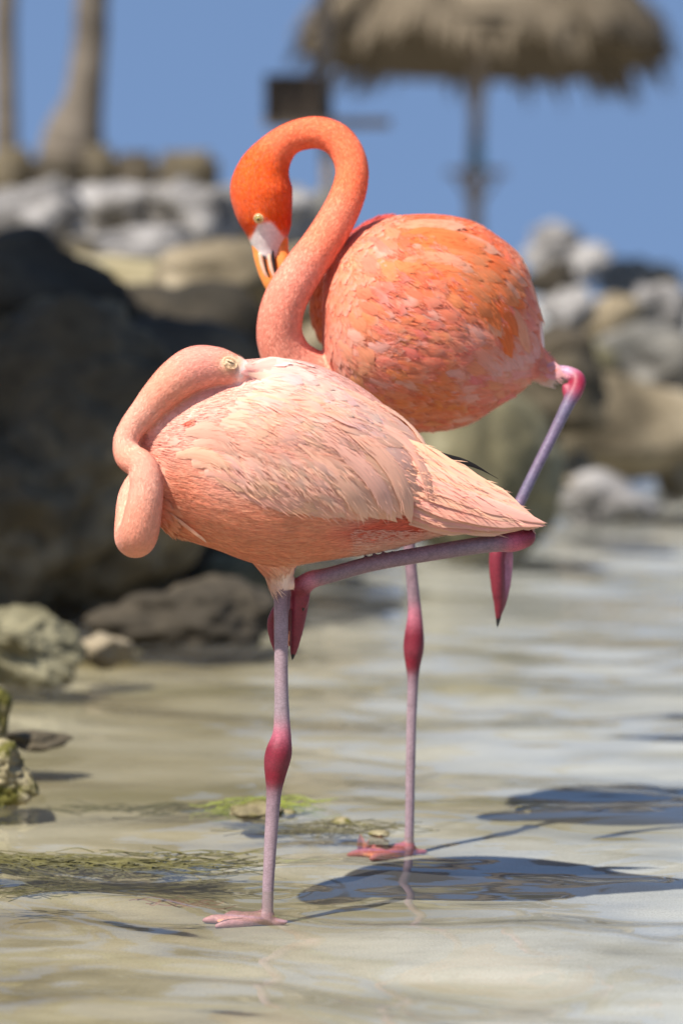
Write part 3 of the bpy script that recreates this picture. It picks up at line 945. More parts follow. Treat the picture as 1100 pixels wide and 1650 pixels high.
BARBS = {}
def feather(parent, C, Nn, width, c0, c1, prof='long', camber=0.0, rc=0.11, label=None, name='feather', ragged=0.06, rachis=0.0, barbs=0):
    """one large vane along the centre line C (m x 3) with normals Nn; c0 base, c1 tip/rim colour"""
    if C is None: return None
    C = np.asarray(C); Nn = np.asarray(Nn)
    m = len(C)
    T = np.gradient(C, axis=0); T /= np.linalg.norm(T, axis=1)[:, None] + 1e-9
    S = np.cross(T, Nn); S /= np.linalg.norm(S, axis=1)[:, None] + 1e-9
    us = np.array([-1, -.72, -.36, 0, .36, .72, 1])
    V, Cc, UV, NN = [], [], [], []
    ro = random.random() * 60
    c0 = np.array(c0); c1 = np.array(c1)
    for i in range(m):
        t = 1 - (1 - i / (m - 1)) ** 1.5
        if prof == 'long':
            w = (0.12 + 0.88 * float(sstep(0, .35, t))) * (1 - max(0, (t - .72) / .28) ** 2.4) ** .62 if t < 1 else 0.0
        elif prof == 'round':
            w = (0.4 + 0.6 * float(sstep(0, .45, t))) * (1 - max(0, (t - .3) / .7) ** 1.7) ** .85 if t < 1 else 0.0
        else:       # pointed
            w = (0.5 + 0.5 * float(sstep(0, .3, t))) * (1 - t ** 2.2)
        w = max(w, 0.03) * width / 2
        for u in us:
            jit = 1 + (random.uniform(-ragged, ragged) if abs(u) == 1 else 0)
            ww = w * u * jit
            back = -(abs(u) ** 2) * width * 0.16 * t
            V.append(C[i] + S[i] * ww + T[i] * back + Nn[i] * (camber * (1 - u * u) - ww * ww / (2 * rc)))
            NN.append(Nn[i] + S[i] * u * .27 + T[i] * (.36 * t * t - .08))
            e = min(1.0, float(sstep(.45, 1.0, t)) * .9 + (abs(u) ** 3) * .35)
            cc = c0 * (1 - e) + c1 * e
            if u == 0 and rachis:
                cc = cc * (1 + rachis)
            Cc.append(np.clip(cc, 0, .95)); UV.append((u * .5 + ro, t * 1.6 + ro))
    if barbs:
        bl = BARBS.setdefault(parent.name, [])
        G = np.array(V).reshape(m, 7, 3); GC = np.array(Cc).reshape(m, 7, 3)
        for _ in range(barbs):
            i = random.uniform(.1, (m - 1.02) * .82); j = random.uniform(0, 5.98)
            i0, j0 = int(i), int(j); fi, fj = i - i0, j - j0
            p = (G[i0, j0] * (1 - fi) * (1 - fj) + G[i0 + 1, j0] * fi * (1 - fj) + G[i0, j0 + 1] * (1 - fi) * fj + G[i0 + 1, j0 + 1] * fi * fj)
            bl.append((p, Nn[i0], T[i0] + S[i0] * (j / 3 - 1) * .22, GC[i0, j0]))
    Fc = []
    for i in range(m - 1):
        for j in range(6):
            a = i * 7 + j
            Fc.append([a, a + 1, a + 8, a + 7])
    o = mesh_obj(name, np.array(V), Fc, M_FEATHER, parent=parent, colors=np.array(Cc), uvs=np.array(UV), normals=np.array(NN))
    if label: o['label'] = label
    return o

CAMV = Vector((0, 0, CAM_H))

def drape(bvh, q, Y0, off0, off1, m=15, upN=0.0):
    """q: control points in the photo; the curve is laid on the bird's near side. off: height over the skin from root to tip"""
    q = catmull(q, 8)
    idx = (1 - (1 - np.linspace(0, 1, m)) ** 1.5) * (len(q) - 1)
    out, nor = [], []
    last = None
    for s, i in enumerate(idx):
        i0 = int(i); f = i - i0
        p = q[i0] * (1 - f) + q[min(i0 + 1, len(q) - 1)] * f
        d = ray(*p).normalized()
        hit, n, _, _ = bvh.ray_cast(CAMV, d, 20)
        if hit is None or (last is not None and abs(hit.y - last) > 0.06):
            if out: break
            continue
        if n.y > -0.06 and len(out) > 3: break
        last = hit.y
        out.append(np.array(hit)); nor.append(Vector(n))
    if len(out) < 6: return None, None
    m = len(out)
    nor = np.array([n[:] for n in nor])
    for _ in range(4):
        nn = nor.copy(); nn[1:-1] = (nor[:-2] + nor[1:-1] * 2 + nor[2:]) / 4; nor = nn
    nor /= np.linalg.norm(nor, axis=1)[:, None]
    out = np.array(out)
    for _ in range(2):
        nn = out.copy(); nn[1:-1] = (out[:-2] + out[1:-1] * 2 + out[2:]) / 4; out = nn
    t = np.linspace(0, 1, m)
    out = out + nor * (off0 + (off1 - off0) * t)[:, None]
    return out, nor

def blob(px, py, cx, cy, rx, ry, ang=0.0):
    dx, dy = px - cx, py - cy
    c_, s_ = math.cos(ang), math.sin(ang)
    u = (dx * c_ + dy * s_) / rx; v = (-dx * s_ + dy * c_) / ry
    return np.exp(-(u * u + v * v) * 1.3)

def mixc(C, c_, w):
    return C * (1 - w)[:, None] + np.array(c_) * w[:, None]

def sample_surface(V, T, Nv, count, seed, mask=None):
    rr = np.random.default_rng(seed)
    if mask is not None:
        T = T[mask[T].all(1)]
    a, b, c_ = V[T[:, 0]], V[T[:, 1]], V[T[:, 2]]
    ar = np.linalg.norm(np.cross(b - a, c_ - a), axis=1)
    k = rr.choice(len(T), count, p=ar / ar.sum())
    u, v = rr.random(count), rr.random(count)
    fl = u + v > 1; u[fl] = 1 - u[fl]; v[fl] = 1 - v[fl]
    w = 1 - u - v
    Pn = a[k] * w[:, None] + b[k] * u[:, None] + c_[k] * v[:, None]
    Nn = Nv[T[k, 0]] * w[:, None] + Nv[T[k, 1]] * u[:, None] + Nv[T[k, 2]] * v[:, None]
    Nn /= np.linalg.norm(Nn, axis=1)[:, None] + 1e-9
    return Pn, Nn, T[k, 0]

MAUVE = (0.25, 0.15, 0.172); MAUVE2 = (0.32, 0.22, 0.24); LILAC = (0.155, 0.112, 0.175)
RED = (0.195, 0.018, 0.032); PINK = (0.29, 0.034, 0.066); FOOTP = (0.50, 0.24, 0.25)

def finish_body(name, root, me, neck, legs, colour_fn, flow_fn, face_mask_fn=None):
    nv = len(me.vertices)
    V = np.empty(nv * 3); me.vertices.foreach_get('co', V); V = V.reshape(-1, 3)
    Nv = np.empty(nv * 3); me.vertices.foreach_get('normal', Nv); Nv = Nv.reshape(-1, 3)
    me.calc_loop_triangles()
    T = np.empty(len(me.loop_triangles) * 3, int); me.loop_triangles.foreach_get('vertices', T); T = T.reshape(-1, 3)
    dn, kn = nearest(V, neck)
    dl = np.full(nv, 1e9); cl = np.zeros((nv, 3))
    for q in legs:
        d, k = nearest(V, q)
        s = d < dl
        dl[s] = d[s]; cl[s] = q[k[s], 4:7]
    px, py = proj(V)
    isleg = (dl < 1.35)
    Tn = np.gradient(neck[:, :3], axis=0); Tn /= np.linalg.norm(Tn, axis=1)[:, None]
    wneck = 1 - sstep(1.05, 1.45, dn)
    C, isleg, wneck = colour_fn(V, px, py, wneck, neck[kn, 4:7], kn / len(neck), isleg, dl)
    Cf = np.where(isleg[:, None], cl, C)
    Fl = flow_fn(V, px, py)
    D = Fl * (1 - wneck)[:, None] + Tn[kn] * wneck[:, None]
    for m_ in (M_DOWN, M_LEG, M_COLSKIN):
        me.materials.append(m_)
    set_col(me, np.clip(Cf, 0.003, 0.95))
    bare = np.zeros(nv, bool) if face_mask_fn is None else face_mask_fn(px, py, V)
    npoly = len(me.polygons)
    ls = np.empty(npoly, int); me.polygons.foreach_get('loop_start', ls)
    lv = np.empty(len(me.loops), int); me.loops.foreach_get('vertex_index', lv)
    fv = lv[ls]
    mi = np.where(isleg[fv], 1, np.where(bare[fv], 2, 0))
    me.polygons.foreach_set('material_index', mi)
    me.polygons.foreach_set('use_smooth', np.ones(npoly, bool))
    o = bpy.data.objects.new('body', me); col.objects.link(o)
    o.parent = root; o.location = -Vector(root.location)
    bvh = BVHTree.FromPolygons(V.tolist(), T.tolist())
    dr = nearest(V, np.vstack(legs[1:]))[0]
    return dict(dr=dr, o=o, V=V, Nv=Nv, T=T, C=C, D=D, wneck=wneck, isleg=isleg, bare=bare, bvh=bvh, px=px, py=py, dl=dl)

def on_skin(bvh, px, py):
    hit, n, _, _ = bvh.ray_cast(CAMV, ray(px, py).normalized(), 20)
    return hit, n

# =============================== sleeping flamingo ===============================
D1 = water_hit(432, 1440).y
NK = (0.96, 0.43, 0.29); NKL = (0.96, 0.475, 0.34); HD = (0.96, 0.43, 0.32)
foot1 = water_hit(430, 1488, ground(-0.1, D1))
root1 = empty('flamingo', (foot1.x, D1, ground(foot1.x, D1)))
tag(root1, 'pale peach flamingo asleep on one leg with its head tucked on its back', 'flamingo', 'flamingos standing in the shallows')
neck1 = px_path([
    (420, 606, -.055, 12, HD), (394, 603, -.066, 21, HD), (370, 596, -.072, 28, HD), (345, 591, -.075, 33, HD), (315, 594, -.078, 36.5, HD), (286, 611, -.08, 34, NK), (258, 636, -.082, 29, NK),
    (235, 662, -.084, 24.5, NKL), (214, 688, -.086, 21.5, NKL), (203, 712, -.09, 20.5, NKL), (208, 735, -.096, 23, NK), (229, 752, -.104, 25, NKL),
    (236, 785, -.108, 27, NKL), (231, 825, -.106, 30, NK), (224, 858, -.096, 32, NK), (217, 866, -.065, 32, NK), (213, 842, -.04, 28, NK),
    (216, 800, -.02, 25, NKL), (236, 772, .0, 26, NK), (275, 760, .005, 38, NK), (320, 760, .01, 55, NK)], D1, 9)
stand1 = px_path([
    (452, 890, 0, 26, MAUVE), (453, 935, 0, 15, MAUVE), (453, 965, 0, 12.5, MAUVE), (453, 1010, 0, 12, MAUVE2), (453, 1090, 0, 11.5, MAUVE2), (454, 1150, 0, 13, MAUVE2), (454, 1182, 0, 15.5, (0.42, .12, .16)),
    (450, 1208, 0, 21.5, RED), (446, 1228, 0, 21.5, RED), (443, 1255, 0, 16.5, RED), (441, 1282, 0, 12.5, MAUVE), (437, 1340, 0, 11.2, MAUVE2), (433, 1410, 0, 10, MAUVE2), (431, 1455, 0, 10, MAUVE2),
    (430, 1484, 0, 11, FOOTP)], D1, 7)
raise1 = px_path([
    (640, 800, .035, 26, MAUVE), (720, 822, .03, 18, MAUVE), (790, 842, .02, 14, (0.45, .12, .17)), (834, 856, .01, 19, RED), (848, 866, .0, 15, RED), (825, 873, -.005, 17, (0.45, .09, .13)), (790, 876, -.01, 14.5, MAUVE), (700, 890, -.012, 13.5, MAUVE),
    (600, 908, -.012, 13, MAUVE), (530, 927, -.01, 13.5, MAUVE), (502, 934, -.006, 15, (0.46, .16, .2)), (487, 944, -.002, 17, RED)], D1, 7)
toe1a = px_path([(486, 944, .0, 15, RED), (484, 965, .006, 15, RED), (480, 1000, .010, 12.5, RED), (475, 1035, .014, 8.5, RED), (472, 1054, .016, 5, RED)], D1, 5)
toe1b = px_path([(482, 946, .016, 13, RED), (458, 968, .028, 10, RED), (437, 1000, .036, 7, RED), (440, 1030, .038, 6, RED), (446, 1052, .036, 4, RED)], D1, 5)
toe1c = px_path([(484, 950, .012, 13, RED), (470, 985, .022, 10, RED), (462, 1025, .03, 7, RED), (460, 1045, .03, 5, RED)], D1, 5)
toe1d = px_path([(490, 945, .0, 10, RED), (492, 965, -.004, 7, RED), (489, 979, -.004, 4, RED)], D1, 4)
webs1 = [prism([toe1b[0, :3], toe1b[12, :3], toe1c[-3, :3]], .006), prism([toe1c[0, :3], toe1c[-3, :3], toe1a[-4, :3]], .006)]

def standing_foot(ctr, z, yaw, size, FOOTP=FOOTP):
    c0 = np.array([ctr[0], ctr[1], z + 0.005])
    toes, webs = [], []
    tips = []
    for a, L in ((yaw - 0.55, 0.86), (yaw, 1.0), (yaw + 0.55, 0.84)):
        d = np.array([math.cos(a), math.sin(a), 0])
        pts = [[*(c0 + d * size * L * t + np.array([0, 0, h])), r, *FOOTP] for t, h, r in ((0, .006, .011), (.3, .003, .0085), (.6, .001, .0075), (.85, .001, .0065), (1.0, -.001, .004))]
        q = catmull(pts, 4); toes.append(q); tips.append(c0 + d * size * L * .86)
    webs.append(prism([c0, tips[0], tips[1]], .005)); webs.append(prism([c0, tips[1], tips[2]], .005))
    a = yaw + math.pi
    d = np.array([math.cos(a), math.sin(a), 0])
    q = catmull([[*(c0 + d * .026 * t), .007 * (1 - .5 * t), *FOOTP] for t in (0, .5, 1)], 3); toes.append(q)
    return toes, webs
ft1, fw1 = standing_foot(stand1[-1, :3], ground(stand1[-1, 0], stand1[-1, 1]), math.pi - 0.15, 0.085)

body1 = body_loft([
    (222, 694, 730, .018, -.02), (228, 668, 775, .045, -.018), (240, 640, 815, .066, -.012), (262, 618, 848, .086, -.006), (300, 600, 868, .104, 0), (350, 588, 885, .118, 0), (400, 580, 903, .126, 0),
    (450, 578, 912, .128, 0), (500, 586, 906, .124, 0), (550, 606, 898, .114, 0), (600, 638, 889, .098, 0), (650, 684, 878, .078, 0), (700, 732, 864, .056, 0),
    (750, 768, 857, .040, 0), (800, 800, 853, .028, 0), (840, 822, 850, .018, 0)], D1)
# folded wing lying on the near flank, and its fellow on the far side
wingparts = []
for sg in (-1, 1):
    q = px_path([(300, 690, sg * .062, 52, NK), (360, 705, sg * .082, 72, NK), (440, 715, sg * .088, 82, NK), (520, 725, sg * .078, 80, NK), (590, 755, sg * .058, 60, NK), (650, 790, sg * .036, 36, NK)], D1, 6)
    wingparts.append(tube(q[:, :3], q[:, 3], 22, flat=((0, 1, 0), 0.62)))
thigh = px_path([(440, 860, -.01, 62, NK), (446, 895, -.004, 44, NK), (450, 925, 0, 25, NK), (452, 948, 0, 17, NK)], D1, 6)
qp = px_path([(402, 606, -.05, 21, NK), (440, 606, -.05, 27, NK), (490, 615, -.045, 28, NK), (540, 636, -.04, 26, NK), (590, 668, -.03, 22, NK), (630, 700, -.02, 18, NK)], D1, 6)
pad1 = tube(qp[:, :3], qp[:, 3], 20)
parts = [body1, pad1, tube(neck1[:, :3], neck1[:, 3], 20), tube(thigh[:, :3], thigh[:, 3], 20)] + wingparts
parts += [tube(q[:, :3], q[:, 3], 14) for q in (stand1, raise1, toe1a, toe1b, toe1c, toe1d)] + webs1
parts += [tube(q[:, :3], q[:, 3], 12) for q in ft1] + fw1
me1 = union(parts, 0.0024, 5, 'sleeping_flamingo_body')
legs1 = [stand1, raise1, toe1a, toe1b, toe1c, toe1d] + ft1

def colour1(V, px, py, wn, cn, tn, isleg, dl):
    C = np.tile(np.array((0.95, 0.50, 0.37)), (len(V), 1))
    C = mixc(C, (0.94, 0.59, 0.51), blob(px, py, 470, 610, 140, 60, 0.3))
    C = mixc(C, (0.94, 0.52, 0.41), blob(px, py, 300, 680, 80, 55))
    C = mixc(C, (0.93, 0.385, 0.215), sstep(770, 840, py) * sstep(600, 500, px))
    C = mixc(C, (0.88, 0.34, 0.19), blob(px, py, 285, 800, 50, 70))
    C = mixc(C, (0.76, 0.17, 0.10), np.clip(1.6 * blob(px, py, 625, 852, 95, 24, -0.15), 0, 1))
    C = mixc(C, (0.93, 0.52, 0.37), sstep(680, 760, px))
    C = mixc(C, (0.92, 0.66, 0.52), blob(px, py, 462, 940, 60, 30))
    lowleg = isleg & (py < 945) & (px < 540) & (dl > 0) & (px < 476)
    isleg = isleg & ~((py < 950) & (px < 474)) & ~((px > 560) & (px < 775) & (py < 868 - (px - 700) * 0.12))
    C = mixc(C, (0, 0, 0), np.zeros(len(V))) 
    near = wn * sstep(402, 388, px)
    C = C * (1 - near)[:, None] + cn * near[:, None]
    # bare yellowish skin round the closed eye, white rim at the bill base
    C = mixc(C, (0.78, 0.56, 0.30), blob(px, py, 374, 587, 17, 15) * (wn > .3) * 1.0)
    C = mixc(C, (0.90, 0.80, 0.72), blob(px, py, 391, 598, 6, 24, 0.35) * (wn > .3))
    return C, isleg, near

def flow1(V, px, py):
    dx = np.ones(len(V)); dz = -0.12 - 0.35 * sstep(330, 600, px) * sstep(860, 640, py)
    dz = dz + 0.25 * sstep(830, 900, py)
    tl = sstep(640, 740, px)
    dz = dz * (1 - tl) - 0.42 * tl
    th = blob(px, py, 455, 925, 55, 40)
    return np.stack([dx * (1 - th) + 0.1 * th, np.zeros(len(V)), dz * (1 - th) - 1.0 * th], 1)

B1 = finish_body('sleeping', root1, me1, neck1, legs1, colour1, flow1)
bare_eye1 = lambda px, py: (np.hypot((px - 372) / 15, (py - 586) / 12) < 1) | (px > 386) & (py > 570) & (py < 632) & (px < 398)

# fine down on neck and head
mk = (~B1['isleg']) & (B1['wneck'] > 0.35)
Pn, Nn, k = sample_surface(B1['V'], B1['T'], B1['Nv'], 42000, 1, mk)
px, py = proj(Pn); s = ~bare_eye1(px, py)
Pn, Nn, k = Pn[s], Nn[s], k[s]
cv = B1['C'][k] * (1 + rng.normal(0, 0.04, (len(k), 1)))
strands('neck_down', Pn, Nn, B1['D'][k] + rng.normal(0, .25, Nn.shape), rng.uniform(.004, .0075, len(k)), .0010, rng.uniform(.0001, .0006, len(k)), np.clip(cv, .02, .95), M_STRAND, root1, 0.05, 1)
# silky body plumage
mb = (~B1['isleg']) & (B1['wneck'] < 0.6) & ((B1['dr'] > 2.4) | (B1['px'] > 520)) & ((B1['dr'] > 1.5) | (B1['px'] < 780))
Pn, Nn, k = sample_surface(B1['V'], B1['T'], B1['Nv'], 4200, 2, mb & (B1['wneck'] < .1) & (B1['px'] > 246) & ((B1['py'] < 908) | (B1['px'] > 520)))
tint = rng.normal(0, .06, (len(k), 1))
c0 = np.clip(B1['C'][k] * (1 + tint), .02, .95)
c1 = np.clip(c0 * np.array((1.02, 1.10, 1.14)), .02, .95)
contour('contour_plumage', Pn, Nn, B1['D'][k] + rng.normal(0, .1, Nn.shape), rng.uniform(.026, .04, len(k)), rng.uniform(.015, .022, len(k)), rng.uniform(.0002, .0009, len(k)), c0, c1, M_FEATHER, root1)
Pn, Nn, k = sample_surface(B1['V'], B1['T'], B1['Nv'], 36000, 3, mb)
cv = B1['C'][k] * (1 + rng.normal(0, 0.09, (len(k), 1)))
strands('silky_barbs', Pn + Nn * .0009, Nn, B1['D'][k] + rng.normal(0, .13, Nn.shape), rng.uniform(.012, .024, len(k)), rng.uniform(.0008, .0014, len(k)), rng.uniform(.0000, .0006, len(k)), np.clip(cv, .02, .95), M_STRAND, root1, 0.04, 2)
# cream fringe hanging from the thigh cuff and the rump
mt_ = mb & (((B1['py'] > 925) & (B1['px'] < 500)) | ((B1['py'] > 852) & (B1['px'] > 560) & (B1['px'] < 740)))
Pn, Nn, k = sample_surface(B1['V'], B1['T'], B1['Nv'], 2600, 4, mt_)
strands('fringe', Pn, Nn, B1['D'][k] + np.array((0.25, 0, -0.5)) + rng.normal(0, .25, Nn.shape), rng.uniform(.010, .02, len(k)), .0011, rng.uniform(.001, .003, len(k)), np.clip(mixc(B1['C'][k], (.92, .7, .58), np.full(len(k), .5)), 0, .95), M_STRAND, root1, 0.0, 3)

# large wing feathers: a fan from the shoulder to the rump, in overlapping courses
def lerp(a, b, t): return tuple(np.array(a) * (1 - t) + np.array(b) * t)
def wing_curve(s):
    st = catmull([(330, 745), (352, 700), (372, 668), (398, 640), (430, 612)], 20)
    ct = catmull([(430, 790), (490, 745), (540, 712), (570, 672), (572, 630)], 20)
    en = catmull([(520, 832), (596, 842), (655, 838), (684, 792), (672, 712)], 20)
    f = lambda A: A[min(int(s * (len(A) - 1)), len(A) - 1)]
    return f(st), f(ct), f(en)
courses = [  # t0, t1, count, width px, base height, tip height
    (0.22, 1.00, 19, 52, .001, .0036),
    (0.12, 0.84, 18, 52, .0014, .0036),
    (0.05, 0.66, 17, 50, .0018, .0036),
    (0.0, 0.48, 15, 48, .002, .0036),
    (-0.02, 0.30, 13, 42, .0022, .0036),
]
def wing_tone(x, y):
    """local plumage colour of the folded wing"""
    c_ = np.array((0.95, 0.53, 0.40))
    w = float(sstep(760, 830, y)); c_ = c_ * (1 - w) + np.array((.95, .53, .385)) * w
    w = float(np.exp(-((x - 470) / 120) ** 2 - ((y - 625) / 45) ** 2)); c_ = c_ * (1 - w) + np.array((.94, .59, .50)) * w
    w = .75 * float(np.exp(-((x - 520) / 60) ** 2 - ((y - 660) / 22) ** 2)); c_ = c_ * (1 - w) + np.array((.92, .37, .21)) * w
    w = .8 * float(np.exp(-((x - 575) / 60) ** 2 - ((y - 690) / 20) ** 2)); c_ = c_ * (1 - w) + np.array((.95, .74, .66)) * w
    return c_ * np.array((1.0, .96, .91))
for ci, (t0, t1, cnt, w, o0, o1) in enumerate(courses):
    for i in range(cnt):
        s = (i + 0.5 + random.uniform(-.3, .3)) / cnt
        a, b, c_ = wing_curve(min(max(s, 0), 1))
        q = []
        tt1 = t1 + random.uniform(-.10, .03)
        for t in np.linspace(t0, tt1, 5):
            q.append((1 - t) ** 2 * a + 2 * t * (1 - t) * b + t * t * c_)
        q = np.array(q) + np.array([random.uniform(-4, 4), random.uniform(-4, 4)])
        C, Nr = drape(B1['bvh'], q, D1, o0, o1 + random.uniform(-.0004, .0006) + (.003 if ci == 0 and s > .3 else 0))
        cc0 = wing_tone(*q[2]) * np.array((1, random.uniform(.94, 1.07), random.uniform(.92, 1.1)))
        cc1 = wing_tone(*q[4]) * np.array((1, random.uniform(.95, 1.1), random.uniform(.95, 1.12)))
        feather(root1, C, Nr, w * random.uniform(.8, 1.15) * D1 / F, np.clip(cc0, 0, .94), np.clip(cc1, 0, .94), 'long', .0006, rc=.14, barbs=48, rachis=.04)
for q, w in (([(545, 690), (600, 722), (640, 775), (657, 838)], 27), ([(520, 705), (570, 742), (606, 785), (626, 828)], 26), ([(590, 680), (640, 705), (674, 750), (690, 802)], 24), ([(480, 715), (530, 755), (565, 795), (588, 832)], 28), ([(600, 650), (635, 672), (662, 700), (676, 726)], 20)):
    C, Nr = drape(B1['bvh'], q, D1, .004, .011)
    cc = wing_tone(*q[2]) * np.array((1, random.uniform(1.0, 1.08), random.uniform(1.0, 1.1)))
    feather(root1, C, Nr, w * D1 / F, np.clip(cc, 0, .94), np.clip(cc * np.array((1.0, 1.06, 1.05)), 0, .94), 'long', .001, rc=.09, barbs=40)
for q in ([(293, 686), (300, 684), (308, 680), (318, 676)], [(298, 689), (305, 686), (311, 684), (317, 681)]):  # dark crease in the plumage coloured in as two thin red slivers
    C, Nr = drape(B1['bvh'], q, D1, .003, .0035)
    feather(root1, C, Nr, 3.6 * D1 / F, (.55, .10, .06), (.8, .3, .2), 'long', .0003)
# ruffled coverts along the leading edge of the folded wing
for i in range(40):
    t = i / 39
    x0 = 296 + 175 * t + random.uniform(-12, 12); y0 = 742 + 40 * t + random.uniform(-14, 14) - 18 * (i % 3)
    L = random.uniform(70, 105)
    q = [(x0, y0), (x0 + L * .4, y0 + L * -.04), (x0 + L * .75, y0 + L * .07), (x0 + L, y0 + L * .28)]
    C, Nr = drape(B1['bvh'], q, D1, .0015, .0068 + random.uniform(0, .002))
    cc = np.array((.94, .49, .35)) * np.array((1, random.uniform(.96, 1.06), random.uniform(.95, 1.07)))
    feather(root1, C, Nr, random.uniform(22, 34) * D1 / F, np.clip(cc, 0, .94), np.clip(cc * np.array((1.02, 1.16, 1.2)), 0, .94), 'round', .001, rc=.06, barbs=70)
# back feathers over the buried bill
for i in range(24):
    x0 = 384 + 6 * i + random.uniform(-5, 5); y0 = 592 + 1.6 * i + random.uniform(-6, 26)
    L = random.uniform(90, 150)
    q = [(x0, y0), (x0 + L * .4, y0 + L * (.02 + .010 * i)), (x0 + L * .75, y0 + L * (.10 + .016 * i)), (x0 + L, y0 + L * (.22 + .02 * i))]
    C, Nr = drape(B1['bvh'], q, D1, .001, .0046)
    cc = np.array((.94, .56, .45)) * np.array((1, random.uniform(.94, 1.1), random.uniform(.92, 1.12)))
    feather(root1, C, Nr, random.uniform(34, 48) * D1 / F, np.clip(cc, 0, .94), np.clip(cc * np.array((1.01, 1.07, 1.1)), 0, .94), 'long', .0008, rc=.08, barbs=45)
# tail
for i in range(24):
    t = (i * 7 % 24) / 23
    y0 = 742 + 96 * t; tipx = 893 - 26 * abs(t - .55) - random.uniform(0, 12) - (22 if t > .8 else 0); tipy = 836 + 17 * t
    dy0 = -.016 - .0008 * i + random.uniform(-.003, .003)
    y0 = 738 + 112 * t
    h_, n_ = on_skin(B1['bvh'], 628 + 30 * t, y0 - 40 * (1 - t) - 6 * t); a = np.array(h_ if h_ is not None else P(676, y0, D1 - .04)) + np.array((0, -.0008 - .00012 * i, 0))
    h_, n_ = on_skin(B1['bvh'], 765, 777 + 72 * t); b = np.array(h_ if h_ is not None else P(765, 775 + 75 * t, D1 - .03)) + np.array((0, -.004 - .0002 * i, 0))
    c_ = np.array(P(tipx - 8, tipy, D1 - .012 - .0004 * i))
    tt = np.linspace(0, 1, 12)[:, None]
    C = (1 - tt) ** 2 * a + 2 * tt * (1 - tt) * b + tt ** 2 * c_
    nn = np.tile(np.array((0.10, -0.93, 0.30 - .25 * (t - .4))), (12, 1)); nn /= np.linalg.norm(nn, axis=1)[:, None]
    cc = np.array((.92, .47, .315)) * np.array((1, random.uniform(.92, 1.1), random.uniform(.9, 1.12)))
    feather(root1, C, nn, random.uniform(24, 32) * D1 / F, np.clip(cc, 0, .94), np.clip(cc * np.array((1.02, 1.14, 1.2)), 0, .94), 'long', .0006, ragged=.14, rachis=.03, barbs=14)
# black flight feathers showing past the rump on the far side
for dx, dy, lb in ((0, 0, 'black flight feather tip'), (-30, 10, None)):
    q = catmull([(640 + dx, 722 + dy), (700 + dx, 736 + dy), (755 + dx, 747 + dy), (803 + dx, 772 + dy)], 4)
    C = np.array([P(x, y, D1 + .062) for x, y in q]); nn = np.tile(np.array((0.1, -.95, .25)), (len(C), 1))
    f_ = feather(root1, C, nn, 25 * D1 / F, (.012, .011, .011), (.014, .012, .012), 'point', .001, label=lb)
# loose feather on the breast
C, Nr = drape(B1['bvh'], [(276, 824), (298, 842), (318, 856), (336, 868)], D1, .003, .006)
feather(root1, C, Nr, 9 * D1 / F, (0.90, .50, .36), (.92, .62, .5), 'long', .001)

def lay_barbs(root, name, lo, hi, seed):
    bl = BARBS.get(root.name, [])
    if not bl: return
    p = np.array([b[0] for b in bl]); n = np.array([b[1] for b in bl]); d = np.array([b[2] for b in bl]); c_ = np.array([b[3] for b in bl])
    rr = np.random.default_rng(seed)
    c_ = c_ * (1 + rr.normal(0, .055, (len(c_), 1)))
    strands(name, p + n * .0003, n, d + rr.normal(0, .07, d.shape), rr.uniform(lo, hi, len(p)), rr.uniform(.0006, .0012, len(p)), rr.uniform(.0000, .0003, len(p)), np.clip(c_, .01, .95), M_STRAND, root, .03, seed)
lay_barbs(root1, 'vane_barbs', .012, .026, 21)

# closed eye
def eye_parts(root, bvh, px, py, closed, s, ang):
    hit, n = on_skin(bvh, px, py)
    hit = np.array(hit); n = np.array(n)
    X = np.array((math.cos(ang), 0, math.sin(ang))); X -= n * (X @ n); X /= np.linalg.norm(X)
    Yv = np.cross(n, X)
    def dome(rx, ry, h, off, name, mat, parent, seg=24, rows=6):
        V = [hit + n * (off + h)]
        for i in range(1, rows + 1):
            p = math.pi / 2 * i / rows
            for j in range(seg):
                a = 2 * math.pi * j / seg
                V.append(hit + X * rx * math.sin(p) * math.cos(a) + Yv * ry * math.sin(p) * math.sin(a) + n * (off + h * math.cos(p)))
        Fc = [[0, 1 + j, 1 + (j + 1) % seg] for j in range(seg)]
        for i in range(rows - 1):
            for j in range(seg):
                a = 1 + i * seg + j; b = 1 + i * seg + (j + 1) % seg
                Fc.append([a, a + seg, b + seg, b])
        return mesh_obj(name, np.array(V), Fc, mat, parent=parent)
    def ring(rx, ry, r, off, name, mat):
        a = np.linspace(0, 2 * math.pi, 33)[:-1]
        path = np.array([hit + X * rx * math.cos(t) + Yv * ry * math.sin(t) + n * off for t in a])
        path = np.vstack([path, path[:2]])
        v, f = tube(path, np.full(len(path), r), 8, caps=False)
        return mesh_obj(name, v, f, mat, parent=root)
    if closed:
        dome(.0115 * s, .0072 * s, .004 * s, .0002, 'eyelid', M_LID, root)
        path = np.array([hit + X * .0088 * s * t + Yv * (-.0012 * s * (1 - t * t) + .0008) + n * (.0045 * s - .0022 * s * t * t) for t in np.linspace(-1, 1, 13)])
        v, f = tube(path, np.array([.0005 + .0010 * (1 - t * t) for t in np.linspace(-1, 1, 13)]) * s, 8)
        mesh_obj('eyelid_slit', v, f, M_LIDDARK, parent=root)
        for kk, (rx, ry) in enumerate(((.0122, .0082), (.0142, .0105))):
            ring(rx * s, ry * s, .0009 * s, .0012, 'eye_ring', M_LID)
    else:
        dome(.0062 * s, .0062 * s, .0042 * s, .0006, 'eyeball', M_EYE, root)
        dome(.0021 * s, .0021 * s, .0012 * s, .0043 * s, 'pupil', M_BLACK, root)
        ring(.0068 * s, .0068 * s, .0018 * s, .001, 'eye_ring', M_LIDP)
M_LIDP = simple_mat('pale_eye_ring', (0.66, 0.46, 0.22), 0.55, 0.15, 300, 0.2)
